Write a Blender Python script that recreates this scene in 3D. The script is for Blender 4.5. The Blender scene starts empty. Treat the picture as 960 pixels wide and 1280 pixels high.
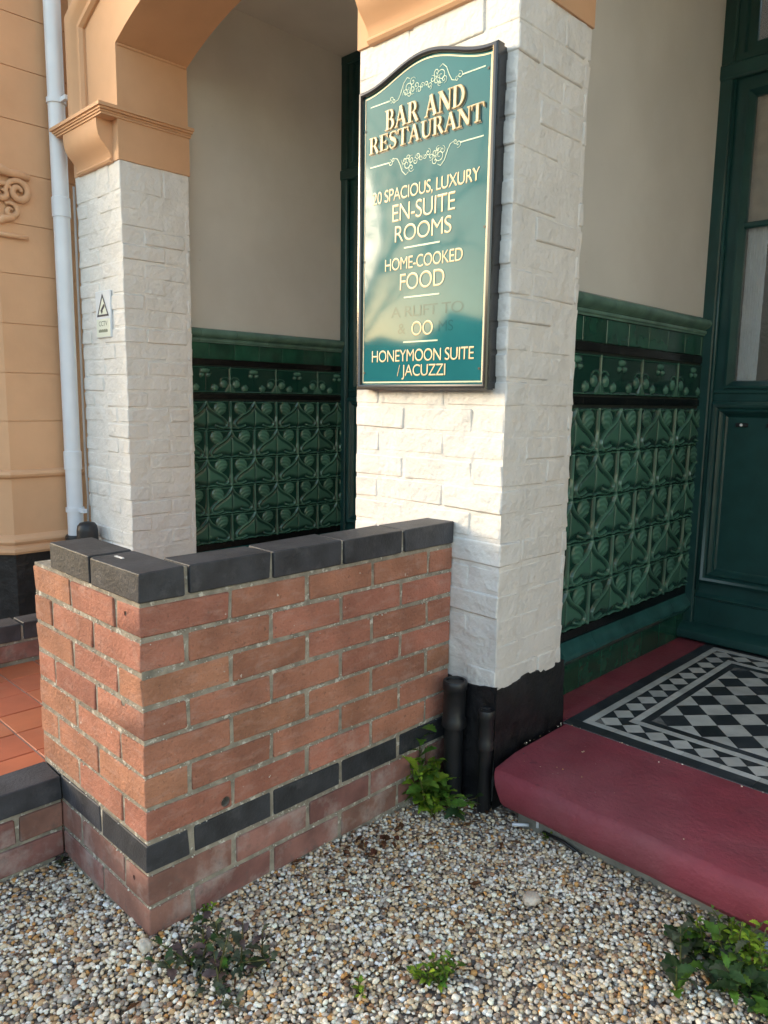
import bpy, math, random
import numpy as np
from mathutils import Vector, Matrix
random.seed(7); np.random.seed(7)
S = bpy.context.scene
C = S.collection
R = math.radians

# ------------------------------------------------------------------ camera
cd = bpy.data.cameras.new('camera'); cam = bpy.data.objects.new('camera', cd); C.objects.link(cam)
cd.sensor_fit = 'HORIZONTAL'; cd.sensor_width = 36; cd.lens = 36 * 940.91 / 960
cd.clip_start = .02; cd.clip_end = 3000
def cam_matrix(loc, yaw, pitch, roll):
    f = Vector((math.sin(yaw) * math.cos(pitch), math.cos(yaw) * math.cos(pitch), math.sin(pitch)))
    r = Vector((math.cos(yaw), -math.sin(yaw), 0)); u = r.cross(f)
    r2 = math.cos(roll) * r + math.sin(roll) * u; u2 = -math.sin(roll) * r + math.cos(roll) * u
    m = Matrix.Identity(4)
    for i in range(3):
        m[i][0] = r2[i]; m[i][1] = u2[i]; m[i][2] = -f[i]; m[i][3] = loc[i]
    return m
cam.matrix_world = cam_matrix((1.3930, -.7149, 1.1766), -.774533, -.146852, .0144966)
S.camera = cam
# ------------------------------------------------------------------ light
SUN_EL = R(12.0); SUN_DIR = Vector((-.80 * math.cos(SUN_EL), -.60 * math.cos(SUN_EL), math.sin(SUN_EL)))
w = bpy.data.worlds.new('World'); S.world = w; w.use_nodes = True
nt = w.node_tree; bg = nt.nodes['Background']
sky = nt.nodes.new('ShaderNodeTexSky'); sky.sky_type = 'NISHITA'; sky.sun_disc = False
sky.sun_elevation = SUN_EL; sky.sun_rotation = math.atan2(SUN_DIR.x, SUN_DIR.y)
sky.air_density = 1.0; sky.dust_density = .9; sky.ozone_density = .6
nt.links.new(sky.outputs[0], bg.inputs[0]); bg.inputs[1].default_value = .15
sl = bpy.data.lights.new('sun', 'SUN'); sl.energy = .55; sl.angle = R(16); sl.color = (1, .90, .78)
so = bpy.data.objects.new('sun', sl); C.objects.link(so); so.location = (-3, -3, 6)
so.rotation_euler = SUN_DIR.to_track_quat('Z', 'Y').to_euler()
vs = S.view_settings; vs.view_transform = 'Standard'; vs.look = 'None'; vs.exposure = 2.2; vs.gamma = 1
vs.use_white_balance = True; vs.white_balance_temperature = 7350; vs.white_balance_tint = 10
S.cycles.use_denoising = True; S.cycles.max_bounces = 8

# ------------------------------------------------------------------ helpers
WO = {}                                     # world origin of every object
class MB:
    def __init__(s): s.v = []; s.f = []; s.att = None
    def add(s, vs_, fs): b = len(s.v); s.v += [tuple(q) for q in vs_]; s.f += [tuple(b + i for i in q) for q in fs]; return s
    def box(s, x0, x1, y0, y1, z0, z1):
        return s.add([(x0,y0,z0),(x1,y0,z0),(x1,y1,z0),(x0,y1,z0),(x0,y0,z1),(x1,y0,z1),(x1,y1,z1),(x0,y1,z1)],
                     [(0,3,2,1),(4,5,6,7),(0,1,5,4),(1,2,6,5),(2,3,7,6),(3,0,4,7)])
    def bbox(s, x0, x1, y0, y1, z0, z1, b=.004, jit=0., rnd=random):
        # chamfered box, 44 triangles
        c = [(x0, x1), (y0, y1), (z0, z1)]; vs_ = []; idx = {}
        for sx in (0, 1):
            for sy in (0, 1):
                for sz in (0, 1):
                    sg = (sx, sy, sz)
                    j = [rnd.uniform(-jit, jit) for _ in range(3)]
                    for ax in range(3):
                        p = []
                        for k in range(3):
                            q = c[k][sg[k]] + j[k]
                            if k != ax: q += b if sg[k] == 0 else -b
                            p.append(q)
                        idx[(sg, ax)] = len(vs_); vs_.append(p)
        fs = []
        def quad(a, n):
            ctr = sum((Vector(vs_[i]) for i in a), Vector()) / len(a)
            nn = (Vector(vs_[a[1]]) - Vector(vs_[a[0]])).cross(Vector(vs_[a[2]]) - Vector(vs_[a[1]]))
            fs.append(tuple(a) if nn.dot(n) > 0 else tuple(reversed(a)))
        for ax in range(3):
            o = [k for k in range(3) if k != ax]
            for sd in (0, 1):
                a = []
                for q0, q1 in ((0,0),(1,0),(1,1),(0,1)):
                    sg = [0,0,0]; sg[ax] = sd; sg[o[0]] = q0; sg[o[1]] = q1; a.append(idx[(tuple(sg), ax)])
                n = Vector((0,0,0)); n[ax] = 1 if sd else -1; quad(a, n)
            for q0 in (0, 1):
                for q1 in (0, 1):
                    s0 = [0,0,0]; s1 = [0,0,0]
                    s0[o[0]] = s1[o[0]] = q0; s0[o[1]] = s1[o[1]] = q1; s1[ax] = 1
                    a = [idx[(tuple(s0), o[0])], idx[(tuple(s1), o[0])], idx[(tuple(s1), o[1])], idx[(tuple(s0), o[1])]]
                    n = Vector((0,0,0)); n[o[0]] = 1 if q0 else -1; n[o[1]] = 1 if q1 else -1; quad(a, n)
        for sx in (0, 1):
            for sy in (0, 1):
                for sz in (0, 1):
                    sg = (sx, sy, sz)
                    quad([idx[(sg, 0)], idx[(sg, 1)], idx[(sg, 2)]], Vector([1 if q else -1 for q in sg]))
        s.vn = getattr(s, 'vn', []) + [[(1 if sg[k] else -1) if k == ax else 0 for k in range(3)] for (sg, ax) in idx]
        return s.add(vs_, fs)
    def prism(s, poly, axis, a0, a1):
        # poly: list of 2-tuples in the two other axes (in order), extruded along axis
        def P(q, a):
            q = list(q); q.insert(axis, a); return q
        n = len(poly); ar = sum(poly[i][0] * poly[(i+1) % n][1] - poly[(i+1) % n][0] * poly[i][1] for i in range(n))
        if (ar < 0) != (axis == 1): poly = poly[::-1]
        vs_ = [P(q, a0) for q in poly] + [P(q, a1) for q in poly]
        fs = [tuple(reversed(range(n))), tuple(range(n, 2*n))] + [(i, (i+1) % n, n + (i+1) % n, n + i) for i in range(n)]
        return s.add(vs_, fs)
    def tube(s, path, r, n=10, cap=True):
        path = [Vector(q) for q in path]; m = len(path); rr = r if isinstance(r, (list, tuple)) else [r] * m
        t0 = (path[1] - path[0]).normalized(); up = Vector((0,0,1)) if abs(t0.z) < .9 else Vector((1,0,0))
        a = t0.cross(up).normalized(); vs_ = []
        for i in range(m):
            t = (path[min(i+1, m-1)] - path[max(i-1, 0)]).normalized()
            a = (a - t * a.dot(t)).normalized(); b = t.cross(a)
            for k in range(n):
                g = 2 * math.pi * k / n; vs_.append(path[i] + rr[i] * (math.cos(g) * a + math.sin(g) * b))
        fs = [(i*n + k, i*n + (k+1) % n, (i+1)*n + (k+1) % n, (i+1)*n + k) for i in range(m-1) for k in range(n)]
        if cap: fs += [tuple(reversed(range(n))), tuple(range((m-1)*n, m*n))]
        return s.add(vs_, fs)
    def lathe(s, prof, cx, cy, n=20):
        vs_ = [(cx + r * math.cos(2*math.pi*k/n), cy + r * math.sin(2*math.pi*k/n), z) for r, z in prof for k in range(n)]
        m = len(prof)
        fs = [(i*n + k, i*n + (k+1) % n, (i+1)*n + (k+1) % n, (i+1)*n + k) for i in range(m-1) for k in range(n)]
        fs += [tuple(reversed(range(n))), tuple(range((m-1)*n, m*n))]
        return s.add(vs_, fs)
    def ribbon(s, pts, wd, y, t=.0012):
        # flat stroke in the x-z plane facing -y, front at y
        m = len(pts); ww = wd if isinstance(wd, (list, tuple)) else [wd] * m; L = []; Rr = []
        for i in range(m):
            a = pts[max(i-1, 0)]; b = pts[min(i+1, m-1)]; dx, dz = b[0]-a[0], b[1]-a[1]; l = math.hypot(dx, dz) or 1
            nx, nz = -dz/l, dx/l; h = ww[i]/2
            L.append((pts[i][0] + nx*h, pts[i][1] + nz*h)); Rr.append((pts[i][0] - nx*h, pts[i][1] - nz*h))
        for i in range(m-1): s.prism([Rr[i], Rr[i+1], L[i+1], L[i]], 1, y, y + t)
        return s
    def mesh(s, name, mats, smooth=False, soft=False):
        me = bpy.data.meshes.new(name); me.from_pydata([tuple(q) for q in s.v], [], s.f)
        for m in (mats if isinstance(mats, (list, tuple)) else [mats]): me.materials.append(m)
        if smooth: me.shade_smooth()
        me.update()
        if soft: me.shade_smooth(); me.normals_split_custom_set_from_vertices(s.vn)
        return me
    def build(s, name, mat_, parent=None, smooth=False, auto=None):
        me = s.mesh(name, mat_, smooth)
        if auto: me.shade_smooth(); me.set_sharp_from_angle(angle=R(auto))
        return place(name, me, (0,0,0), parent)

def place(name, me, loc=(0,0,0), parent=None, rot=None, scale=None):
    o = bpy.data.objects.new(name, me); C.objects.link(o)
    loc = Vector(loc)
    if parent: o.parent = parent; o.location = loc - WO[parent.name]
    else: o.location = loc
    if rot: o.rotation_euler = rot
    if scale: o.scale = scale
    WO[o.name] = loc
    return o
def tag(o, label, cat, group=None):
    o['label'] = label; o['category'] = cat
    if group: o['group'] = group
    return o
def thing(name, loc, label, cat, group=None):
    o = bpy.data.objects.new(name, None); C.objects.link(o); o.location = loc; WO[o.name] = Vector(loc)
    o.empty_display_size = .1
    return tag(o, label, cat, group)
def kind(o, k): o['kind'] = k; return o

# ------------------------------------------------------------------ materials
def M(name, col, rough=.6, var=.12, scale=6., bump=.0, bscale=60., bdist=.003, objvar=0., spec=.5, coat=0., col2=None, thr=(.35, .65), det=6., metal=0., bump2=None):
    m = bpy.data.materials.new(name); m.use_nodes = True; t = m.node_tree; N = t.nodes; L = t.links
    p = N['Principled BSDF']; p.inputs['Roughness'].default_value = rough; p.inputs['Specular IOR Level'].default_value = spec
    p.inputs['Coat Weight'].default_value = coat; p.inputs['Coat Roughness'].default_value = .08; p.inputs['Metallic'].default_value = metal
    g = N.new('ShaderNodeNewGeometry'); n1 = N.new('ShaderNodeTexNoise'); n1.inputs['Scale'].default_value = scale; n1.inputs['Detail'].default_value = det
    L.new(g.outputs['Position'], n1.inputs['Vector'])
    r = N.new('ShaderNodeValToRGB'); L.new(n1.outputs[0], r.inputs[0])
    c0 = [max(0, q * (1 - var)) for q in col]; c1 = list(col2) if col2 else [min(1, q * (1 + var)) for q in col]
    r.color_ramp.elements[0].position = thr[0]; r.color_ramp.elements[1].position = thr[1]
    r.color_ramp.elements[0].color = (*c0, 1); r.color_ramp.elements[1].color = (*c1, 1)
    out = r.outputs[0]
    if objvar:
        oi = N.new('ShaderNodeObjectInfo'); mr = N.new('ShaderNodeMapRange'); L.new(oi.outputs['Random'], mr.inputs[0])
        mr.inputs[3].default_value = 1 - objvar; mr.inputs[4].default_value = 1 + objvar
        hv = N.new('ShaderNodeHueSaturation'); L.new(out, hv.inputs['Color']); L.new(mr.outputs[0], hv.inputs['Value'])
        ml = N.new('ShaderNodeMath'); ml.operation = 'MULTIPLY'; ml.inputs[1].default_value = 7.31; L.new(oi.outputs['Random'], ml.inputs[0])
        fr = N.new('ShaderNodeMath'); fr.operation = 'FRACT'; L.new(ml.outputs[0], fr.inputs[0])
        mr2 = N.new('ShaderNodeMapRange'); L.new(fr.outputs[0], mr2.inputs[0]); mr2.inputs[3].default_value = .5 - .05 * objvar; mr2.inputs[4].default_value = .5 + .05 * objvar
        L.new(mr2.outputs[0], hv.inputs['Hue']); out = hv.outputs[0]
    L.new(out, p.inputs['Base Color'])
    if bump:
        n2 = N.new('ShaderNodeTexNoise'); n2.inputs['Scale'].default_value = bscale; n2.inputs['Detail'].default_value = 8; n2.inputs['Roughness'].default_value = .6
        L.new(g.outputs['Position'], n2.inputs['Vector'])
        b = N.new('ShaderNodeBump'); b.inputs['Strength'].default_value = bump; b.inputs['Distance'].default_value = bdist
        L.new(n2.outputs[0], b.inputs['Height'])
        if bump2:
            n3 = N.new('ShaderNodeTexNoise'); n3.inputs['Scale'].default_value = bump2[0]; n3.inputs['Detail'].default_value = 3; L.new(g.outputs['Position'], n3.inputs['Vector'])
            b2 = N.new('ShaderNodeBump'); b2.inputs['Strength'].default_value = bump2[1]; b2.inputs['Distance'].default_value = bump2[2]
            L.new(n3.outputs[0], b2.inputs['Height']); L.new(b2.outputs[0], b.inputs['Normal'])
        L.new(b.outputs[0], p.inputs['Normal'])
    m['p'] = p.name
    return m
def layer(m, col, scale, thr, amount=1., det=8., rough=None, stretch=None, voro=False):
    """mix a second colour in by a thresholded noise (stains, dirt, efflorescence)"""
    t = m.node_tree; N = t.nodes; L = t.links; p = N['Principled BSDF']; src = p.inputs['Base Color'].links[0].from_socket
    g = N.new('ShaderNodeNewGeometry'); vec = g.outputs['Position']
    if stretch:
        mp = N.new('ShaderNodeMapping'); mp.inputs['Scale'].default_value = stretch; L.new(vec, mp.inputs[0]); vec = mp.outputs[0]
    n = N.new('ShaderNodeTexNoise'); n.inputs['Scale'].default_value = scale; n.inputs['Detail'].default_value = det; n.inputs['Roughness'].default_value = .65
    L.new(vec, n.inputs['Vector'])
    r = N.new('ShaderNodeMapRange'); r.inputs[1].default_value = thr[0]; r.inputs[2].default_value = thr[1]; r.inputs[3].default_value = 0; r.inputs[4].default_value = amount
    L.new(n.outputs[0], r.inputs[0])
    mx = N.new('ShaderNodeMix'); mx.data_type = 'RGBA'; L.new(r.outputs[0], mx.inputs[0]); L.new(src, mx.inputs[6]); mx.inputs[7].default_value = (*col, 1)
    L.new(mx.outputs[2], p.inputs['Base Color'])
    return m
m_brick = M('red_brick', (.40,.165,.105), .9, .18, 9, 1., 110, .006, objvar=.15, bump2=(30, .5, .008))
layer(m_brick, (.62,.50,.43), 5.5, (.60, .78), .45, 5); layer(m_brick, (.14,.075,.055), 85, (.60, .70), .6, 4); layer(m_brick, (.50,.30,.24), 14, (.5, .7), .45, 10, stretch=(1,1,3))
layer(m_brick, (.78,.74,.66), 38, (.69, .74), .75, 4)
m_dirty_brick = M('dirty_red_brick', (.27,.125,.10), .9, .25, 12, .8, 120, .0025, objvar=.18)
layer(m_dirty_brick, (.50,.45,.41), 9, (.5, .72), .6); layer(m_dirty_brick, (.12,.10,.09), 25, (.55, .72), .6)
m_blue = M('blue_engineering_brick', (.044,.046,.053), .5, .3, 14, .6, 120, .003, objvar=.3, spec=.4)
layer(m_blue, (.12,.12,.125), 20, (.55, .75), .5); layer(m_blue, (.5,.48,.45), 60, (.72, .76), .5)
m_mortar = M('mortar', (.31,.27,.215), .95, .25, 30, 1., 90, .006)
layer(m_mortar, (.68,.64,.56), 45, (.58, .66), .8, 3); layer(m_mortar, (.16,.15,.12), 14, (.55, .7), .6)
m_white = M('white_masonry_paint', (.76,.735,.70), .7, .04, 5, .7, 60, .006, bump2=(13, 1.0, .016), spec=.3)
layer(m_white, (.50,.46,.41), 30, (.68, .78), .55, 9); layer(m_white, (.62,.58,.53), 4, (.5, .75), .4)
m_tar = M('black_tar_paint', (.012,.012,.014), .42, .4, 20, .7, 50, .006, spec=.5)
m_orange = M('orange_masonry_paint', (.66,.385,.225), .65, .05, 4, .22, 70, .002, spec=.3)
layer(m_orange, (.55,.30,.165), 2.2, (.5, .8), .35); layer(m_orange, (.36,.22,.12), 34, (.70, .8), .4)
m_plaster = M('cream_plaster', (.62,.61,.575), .8, .05, 2.5, .12, 40, .002, spec=.3)
layer(m_plaster, (.42,.38,.33), 45, (.72, .76), .6, 3); layer(m_plaster, (.53,.51,.46), 1.6, (.45, .75), .5); layer(m_plaster, (.48,.45,.40), 9, (.66, .78), .5, 9, stretch=(1,1,.35))
m_ceil = M('ceiling_plaster', (.62,.60,.56), .9, .05, 3)
m_door = M('dark_green_gloss_paint', (.013,.058,.054), .28, .12, 12, .12, 60, .0015, spec=.5)
m_glaze = M('green_tile_glaze', (.012,.072,.046), .16, .25, 12, .06, 60, .001, objvar=.2, spec=.6)
m_rail = M('pale_green_tile_glaze', (.095,.185,.145), .2, .2, 10, .1, 40, .001, objvar=.1, spec=.6)
m_cove = M('blue_green_tile_glaze', (.020,.090,.085), .2, .2, 10, .1, 40, .001, objvar=.1, spec=.6)
m_black = M('black_tile_glaze', (.0045,.0035,.004), .22, .2, 10, objvar=.1)
m_grout = M('dark_grout', (.014,.022,.018), .9, .3, 40)
m_red = M('red_floor_paint', (.25,.046,.062), .62, .14, 7, .8, 70, .005, spec=.3, bump2=(9, .5, .008))
layer(m_red, (.30,.12,.13), 3, (.45, .75), .5); layer(m_red, (.10,.03,.04), 28, (.62, .72), .5); layer(m_red, (.5,.42,.38), 75, (.73, .76), .5, 3)
layer(m_red, (.15,.035,.045), 5, (.55, .7), .5, 8, stretch=(.4, 2, 1))
m_tw = M('white_floor_tile', (.50,.50,.475), .45, .12, 14, .1, 60, .001, objvar=.12); layer(m_tw, (.26,.25,.23), 18, (.55, .75), .5)
m_tb = M('black_floor_tile', (.030,.034,.040), .45, .2, 14, .1, 60, .001, objvar=.3); layer(m_tb, (.13,.13,.13), 18, (.55, .75), .5)
m_fgrout = M('floor_grout', (.15,.15,.145), .9, .2, 40)
m_terra = M('terracotta_tile', (.50,.135,.060), .5, .10, 8, .2, 70, .0015, objvar=.06); layer(m_terra, (.56,.30,.2), 6, (.55, .8), .4)
m_tgrout = M('pale_grout', (.35,.27,.22), .9, .2, 40)
m_conc = M('weathered_concrete', (.26,.25,.215), .9, .25, 12, .8, 60, .006); layer(m_conc, (.10,.11,.07), 9, (.5, .7), .5)
m_pvc = M('white_plastic', (.74,.77,.82), .35, .04, 6, spec=.5)
m_grey = M('grey_cable_sheath', (.35,.32,.30), .6, .1)
m_bplastic = M('black_plastic', (.014,.014,.016), .42, .2, 14, .2, 60, .002)
m_teal = M('teal_sign_paint', (.015,.145,.165), .055, .1, 4, spec=.22)
layer(m_teal, (.025,.18,.195), 7, (.55, .8), .4)
m_frame = M('black_sign_frame', (.016,.015,.017), .25, .2, 20, spec=.6, coat=.3)
m_cream = M('cream_lettering', (.78,.69,.44), .35, .08, 40)
m_gold = M('gold_letter_edge', (.50,.34,.13), .35, .15, 60)
m_lshadow = M('letter_shadow_paint', (.10,.125,.105), .4, .15, 60)
m_pale = M('pale_green_line_paint', (.50,.66,.50), .35, .08, 40)
m_ghost = M('faded_letter_trace', (.010,.112,.128), .055, .1, 30, spec=.22)
m_screw = M('dull_screw', (.04,.05,.05), .4, .2, metal=.6)
m_plate = M('white_plastic_sign', (.72,.76,.80), .35, .05)
m_plate_g = M('pale_yellow_print', (.72,.76,.66), .4, .05)
m_ink = M('dark_print', (.03,.03,.05), .5, .1); m_ink2 = M('green_grey_print', (.16,.19,.14), .5, .1)
m_soil = M('soil', (.085,.068,.050), .95, .4, 25, 1, 60, .008)
m_steel = M('white_dot_cap', (.8,.8,.78), .4, .02)
m_dark = M('dark_interior', (.05,.045,.04), .8, .3, 2)

def glass_mat():
    m = bpy.data.materials.new('obscure_glass'); m.use_nodes = True; N = m.node_tree.nodes; L = m.node_tree.links; p = N['Principled BSDF']
    p.inputs['Base Color'].default_value = (.92,.92,.90,1); p.inputs['Roughness'].default_value = .08; p.inputs['Transmission Weight'].default_value = .95
    p.inputs['IOR'].default_value = 1.5; p.inputs['Specular IOR Level'].default_value = .9
    g = N.new('ShaderNodeNewGeometry'); v = N.new('ShaderNodeTexNoise'); v.inputs['Scale'].default_value = 85; v.inputs['Detail'].default_value = 1.5
    L.new(g.outputs['Position'], v.inputs['Vector'])
    b = N.new('ShaderNodeBump'); b.inputs['Strength'].default_value = .35; b.inputs['Distance'].default_value = .004; L.new(v.outputs[0], b.inputs['Height']); L.new(b.outputs[0], p.inputs['Normal'])
    return m
m_glass = glass_mat()

# ------------------------------------------------------------------ ground and sky-side setting
g = MB(); g.add([(-400,-400,-.012),(400,-400,-.012),(400,400,-.012),(-400,400,-.012)], [(0,1,2,3)])
m_gravel = M('gravel_ground', (.20,.165,.13), .9, .5, 90, 1., 110, .012)
def vor_layer(m):
    N = m.node_tree.nodes; L = m.node_tree.links; p = N['Principled BSDF']
    gg = N.new('ShaderNodeNewGeometry'); v = N.new('ShaderNodeTexVoronoi'); v.inputs['Scale'].default_value = 75; L.new(gg.outputs['Position'], v.inputs['Vector'])
    r = N.new('ShaderNodeValToRGB'); sp = N.new('ShaderNodeSeparateColor'); L.new(v.outputs['Color'], sp.inputs[0]); L.new(sp.outputs[0], r.inputs[0])
    e = r.color_ramp.elements; e[0].color = (.06,.05,.045,1); e[1].color = (.55,.5,.42,1)
    for ps, c in ((.25,(.16,.13,.11)),(.45,(.28,.2,.13)),(.65,(.36,.3,.24)),(.8,(.2,.17,.15))): q = e.new(ps); q.color = (*c, 1)
    L.new(r.outputs[0], p.inputs['Base Color'])
    b = N.new('ShaderNodeBump'); b.invert = True; b.inputs['Distance'].default_value = .012; b.inputs['Strength'].default_value = 1; L.new(v.outputs['Distance'], b.inputs['Height']); L.new(b.outputs[0], p.inputs['Normal'])
vor_layer(m_gravel)
kind(g.build('ground', m_gravel), 'structure')

# pebbles: real stones over the part of the drive near the house (one mass, nobody could count it)
def ico(sub):
    t = (1 + 5 ** .5) / 2
    v = [(-1,t,0),(1,t,0),(-1,-t,0),(1,-t,0),(0,-1,t),(0,1,t),(0,-1,-t),(0,1,-t),(t,0,-1),(t,0,1),(-t,0,-1),(-t,0,1)]
    f = [(0,11,5),(0,5,1),(0,1,7),(0,7,10),(0,10,11),(1,5,9),(5,11,4),(11,10,2),(10,7,6),(7,1,8),(3,9,4),(3,4,2),(3,2,6),(3,6,8),(3,8,9),(4,9,5),(2,4,11),(6,2,10),(8,6,7),(9,8,1)]
    v = [np.array(q, float) / np.linalg.norm(q) for q in v]
    for _ in range(sub):
        c = {}; nf = []
        def mid(a, b):
            k = (min(a, b), max(a, b))
            if k not in c: q = v[a] + v[b]; v.append(q / np.linalg.norm(q)); c[k] = len(v) - 1
            return c[k]
        for a, b, d in f:
            x, y, z = mid(a, b), mid(b, d), mid(d, a); nf += [(a,x,z),(b,y,x),(d,z,y),(x,y,z)]
        f = nf
    return np.array(v), np.array(f)
def pebbles(pos, size, colr, sub, rng):
    bv, bf = ico(sub); n = len(pos); nv = len(bv)
    V = np.repeat(bv[None], n, 0) * (1 + rng.normal(0, .10, (n, nv, 1)))
    sc = np.stack([size, size * rng.uniform(.62, .95, n), size * rng.uniform(.42, .75, n)], -1)
    V = V * sc[:, None, :]
    a = rng.normal(0, .35, n); b = rng.uniform(0, 2 * np.pi, n)
    ca, sa = np.cos(a)[:, None], np.sin(a)[:, None]; y = V[..., 1] * ca - V[..., 2] * sa; z = V[..., 1] * sa + V[..., 2] * ca
    cb, sb = np.cos(b)[:, None], np.sin(b)[:, None]; x = V[..., 0] * cb - y * sb; y = V[..., 0] * sb + y * cb
    V = np.stack([x, y, z], -1) + pos[:, None, :]
    F = bf[None] + (np.arange(n) * nv)[:, None, None]
    return V.reshape(-1, 3), F.reshape(-1, 3), np.repeat(colr, nv, 0)
def np_mesh(name, V, F, col, mt):
    me = bpy.data.meshes.new(name); me.vertices.add(len(V)); me.vertices.foreach_set('co', V.astype(np.float32).ravel())
    me.loops.add(F.size); me.loops.foreach_set('vertex_index', F.astype(np.int32).ravel())
    me.polygons.add(len(F)); me.polygons.foreach_set('loop_start', np.arange(0, F.size, 3, dtype=np.int32))
    me.polygons.foreach_set('use_smooth', np.ones(len(F), bool))
    at = me.color_attributes.new('tint', 'FLOAT_COLOR', 'POINT'); at.data.foreach_set('color', np.concatenate([col, np.ones((len(col), 1))], 1).astype(np.float32).ravel())
    me.materials.append(mt); me.update(calc_edges=True); me.validate(); return me
def tint_mat(name, rough, attr='tint', bump=.3, bscale=220, spec=.4):
    m = M(name, (.5,.5,.5), rough, .2, 180, bump, bscale, .001, spec=spec); N = m.node_tree.nodes; L = m.node_tree.links; p = N['Principled BSDF']
    a = N.new('ShaderNodeAttribute'); a.attribute_name = attr
    src = p.inputs['Base Color'].links[0].from_socket; mx = N.new('ShaderNodeMix'); mx.data_type = 'RGBA'; mx.blend_type = 'OVERLAY'; mx.inputs[0].default_value = .6
    L.new(a.outputs['Color'], mx.inputs[6]); L.new(src, mx.inputs[7]); L.new(mx.outputs[2], p.inputs['Base Color']); return m
m_pebble = tint_mat('pebble', .55)
rng = np.random.default_rng(3)
PAL = np.array([(.60,.53,.43),(.66,.61,.53),(.45,.34,.22),(.36,.22,.11),(.42,.21,.07),(.23,.17,.13),(.14,.115,.10),(.30,.26,.22),(.50,.40,.27),(.055,.05,.05),(.26,.14,.08),(.46,.42,.37)])
PW = np.array([.18,.13,.15,.08,.03,.08,.06,.11,.13,.025,.05,.10]); PW = PW / PW.sum()
def allowed(x, y):
    ok = (y < 1.0) | (x < .2)
    ok &= ~((x > -.56) & (x < -.012) & (y > .012) & (y < 1.05))     # inside the garden wall
    ok &= ~((x > -.54) & (x < -.445) & (y < .05)) & ~(x < -.53)     # kerb and terrace
    ok &= ~((x > .28) & (y > .985)) & (y < 1.0)
    return ok
def ground_z(x, y):
    return .012 * np.sin(x * 5.1 + 1) * np.sin(y * 4.3 + .5) - .004 + .012 * np.exp(-((x + .02) ** 2 + (y + .05) ** 2) / .02)
def scatter(pitch, box, zoff, smin, smax, sub, keep=1.):
    xs = np.arange(box[0], box[1], pitch); ys = np.arange(box[2], box[3], pitch); X, Y = np.meshgrid(xs, ys); X = X.ravel(); Y = Y.ravel()
    X = X + rng.uniform(-.55, .55, X.shape) * pitch; Y = Y + rng.uniform(-.55, .55, Y.shape) * pitch
    k = allowed(X, Y) & (rng.random(X.shape) < keep)
    # only where the picture and its near surroundings look
    k &= (X - Y * .9 < .62) | (Y > -.1)
    X, Y = X[k], Y[k]; n = len(X)
    size = smin + (smax - smin) * rng.beta(1.5, 3.2, n)
    pos = np.stack([X, Y, ground_z(X, Y) + zoff + rng.uniform(-.003, .004, n)], -1)
    tone = np.sin(X * 3.1 + .7) * np.sin(Y * 3.7) * .08
    col = PAL[rng.choice(len(PAL), n, p=PW)] * 1.45 * (rng.uniform(.8, 1.15, n) + tone)[:, None]
    return pebbles(pos, size, np.clip(col, 0, .9), sub, rng)
parts = [scatter(.0090, (-.5, 1.35, -.55, 1.0), .002, .0036, .0098, 1), scatter(.009, (-.5, 1.35, -.55, 1.0), -.006, .004, .009, 0)]
off = 0; VV = []; FF = []; CC = []
for V, F, c in parts: VV.append(V); FF.append(F + off); CC.append(c); off += len(V)
gv = place('gravel', np_mesh('gravel', np.concatenate(VV), np.concatenate(FF), np.concatenate(CC), m_pebble))
kind(gv, 'stuff'); gv['label'] = 'mixed brown and white pea gravel covering the drive'

# ------------------------------------------------------------------ street behind the camera (mirrored in the sign)
m_asph = M('asphalt', (.05,.05,.05), .9, .2, 30, .6, 200, .004); m_pav = M('paving', (.16,.15,.14), .9, .2, 6, .4, 80, .003)
kind(MB().box(-60, 60, -8.5, -6.4, -.1, .02).build('pavement', m_pav), 'structure')
kind(MB().add([(-60,-16,-.006),(60,-16,-.006),(60,-8.5,-.006),(-60,-8.5,-.006)], [(0,1,2,3)]).build('road', m_asph), 'structure')
kind(MB().box(-60, 60, -18.5, -16, -.1, .02).build('pavement', m_pav), 'structure')
m_bark = M('bark', (.085,.068,.05), .9, .3, 12, .8, 60, .01)
def bare_tree(label, x, y, h, seed):
    rn = random.Random(seed); r = thing('bare_tree', (x, y, 0), label, 'tree', 'street trees'); tk = MB(); br_ = MB()
    def grow(p, d, l, rad, lev):
        pts = [p]; rr = [rad]
        for k in range(4):
            d = (d + Vector((rn.gauss(0,.13), rn.gauss(0,.13), .06))).normalized(); pts.append(pts[-1] + d*l/4); rr.append(rad*(1-.13*(k+1)))
        (tk if lev == 0 else br_).tube(pts, rr, 7 if lev < 2 else 4)
        if lev < 4:
            for k in range(5 if lev == 0 else 4):
                a = rn.uniform(0, 6.28); q = pts[rn.choice((2,3,4))]; s_ = d.orthogonal().normalized(); s_.rotate(Matrix.Rotation(a, 3, d))
                grow(q, (d + s_*rn.uniform(.5,1.0)).normalized(), l*rn.uniform(.55,.75), rad*.5, lev+1)
    grow(Vector((x,y,-.1)), Vector((0,0,1)), h*.42, h*.022, 0)
    tk.build('trunk', m_bark, r, smooth=True); br_.build('crown', m_bark, r, smooth=True)
hd = MB(); n1, n2 = 160, 14; rh = random.Random(4); pf_ = [(-18.7, 0), (-18.6, 1.2), (-18.75, 2.6), (-18.9, 3.5), (-19.4, 3.9), (-20.0, 3.8), (-20.4, 3.2), (-20.5, 0)]  # unseen screen of foliage, added to cut the horizon glow reaching the sign
vs_ = [(-48 + 80*i/n1 + rh.gauss(0,.08), y + rh.gauss(0,.16), max(0, z*(1+.10*math.sin(i*.31)+.06*math.sin(i*.83)) + rh.gauss(0,.10)*(z > 0))) for i in range(n1+1) for y, z in pf_]
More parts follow.
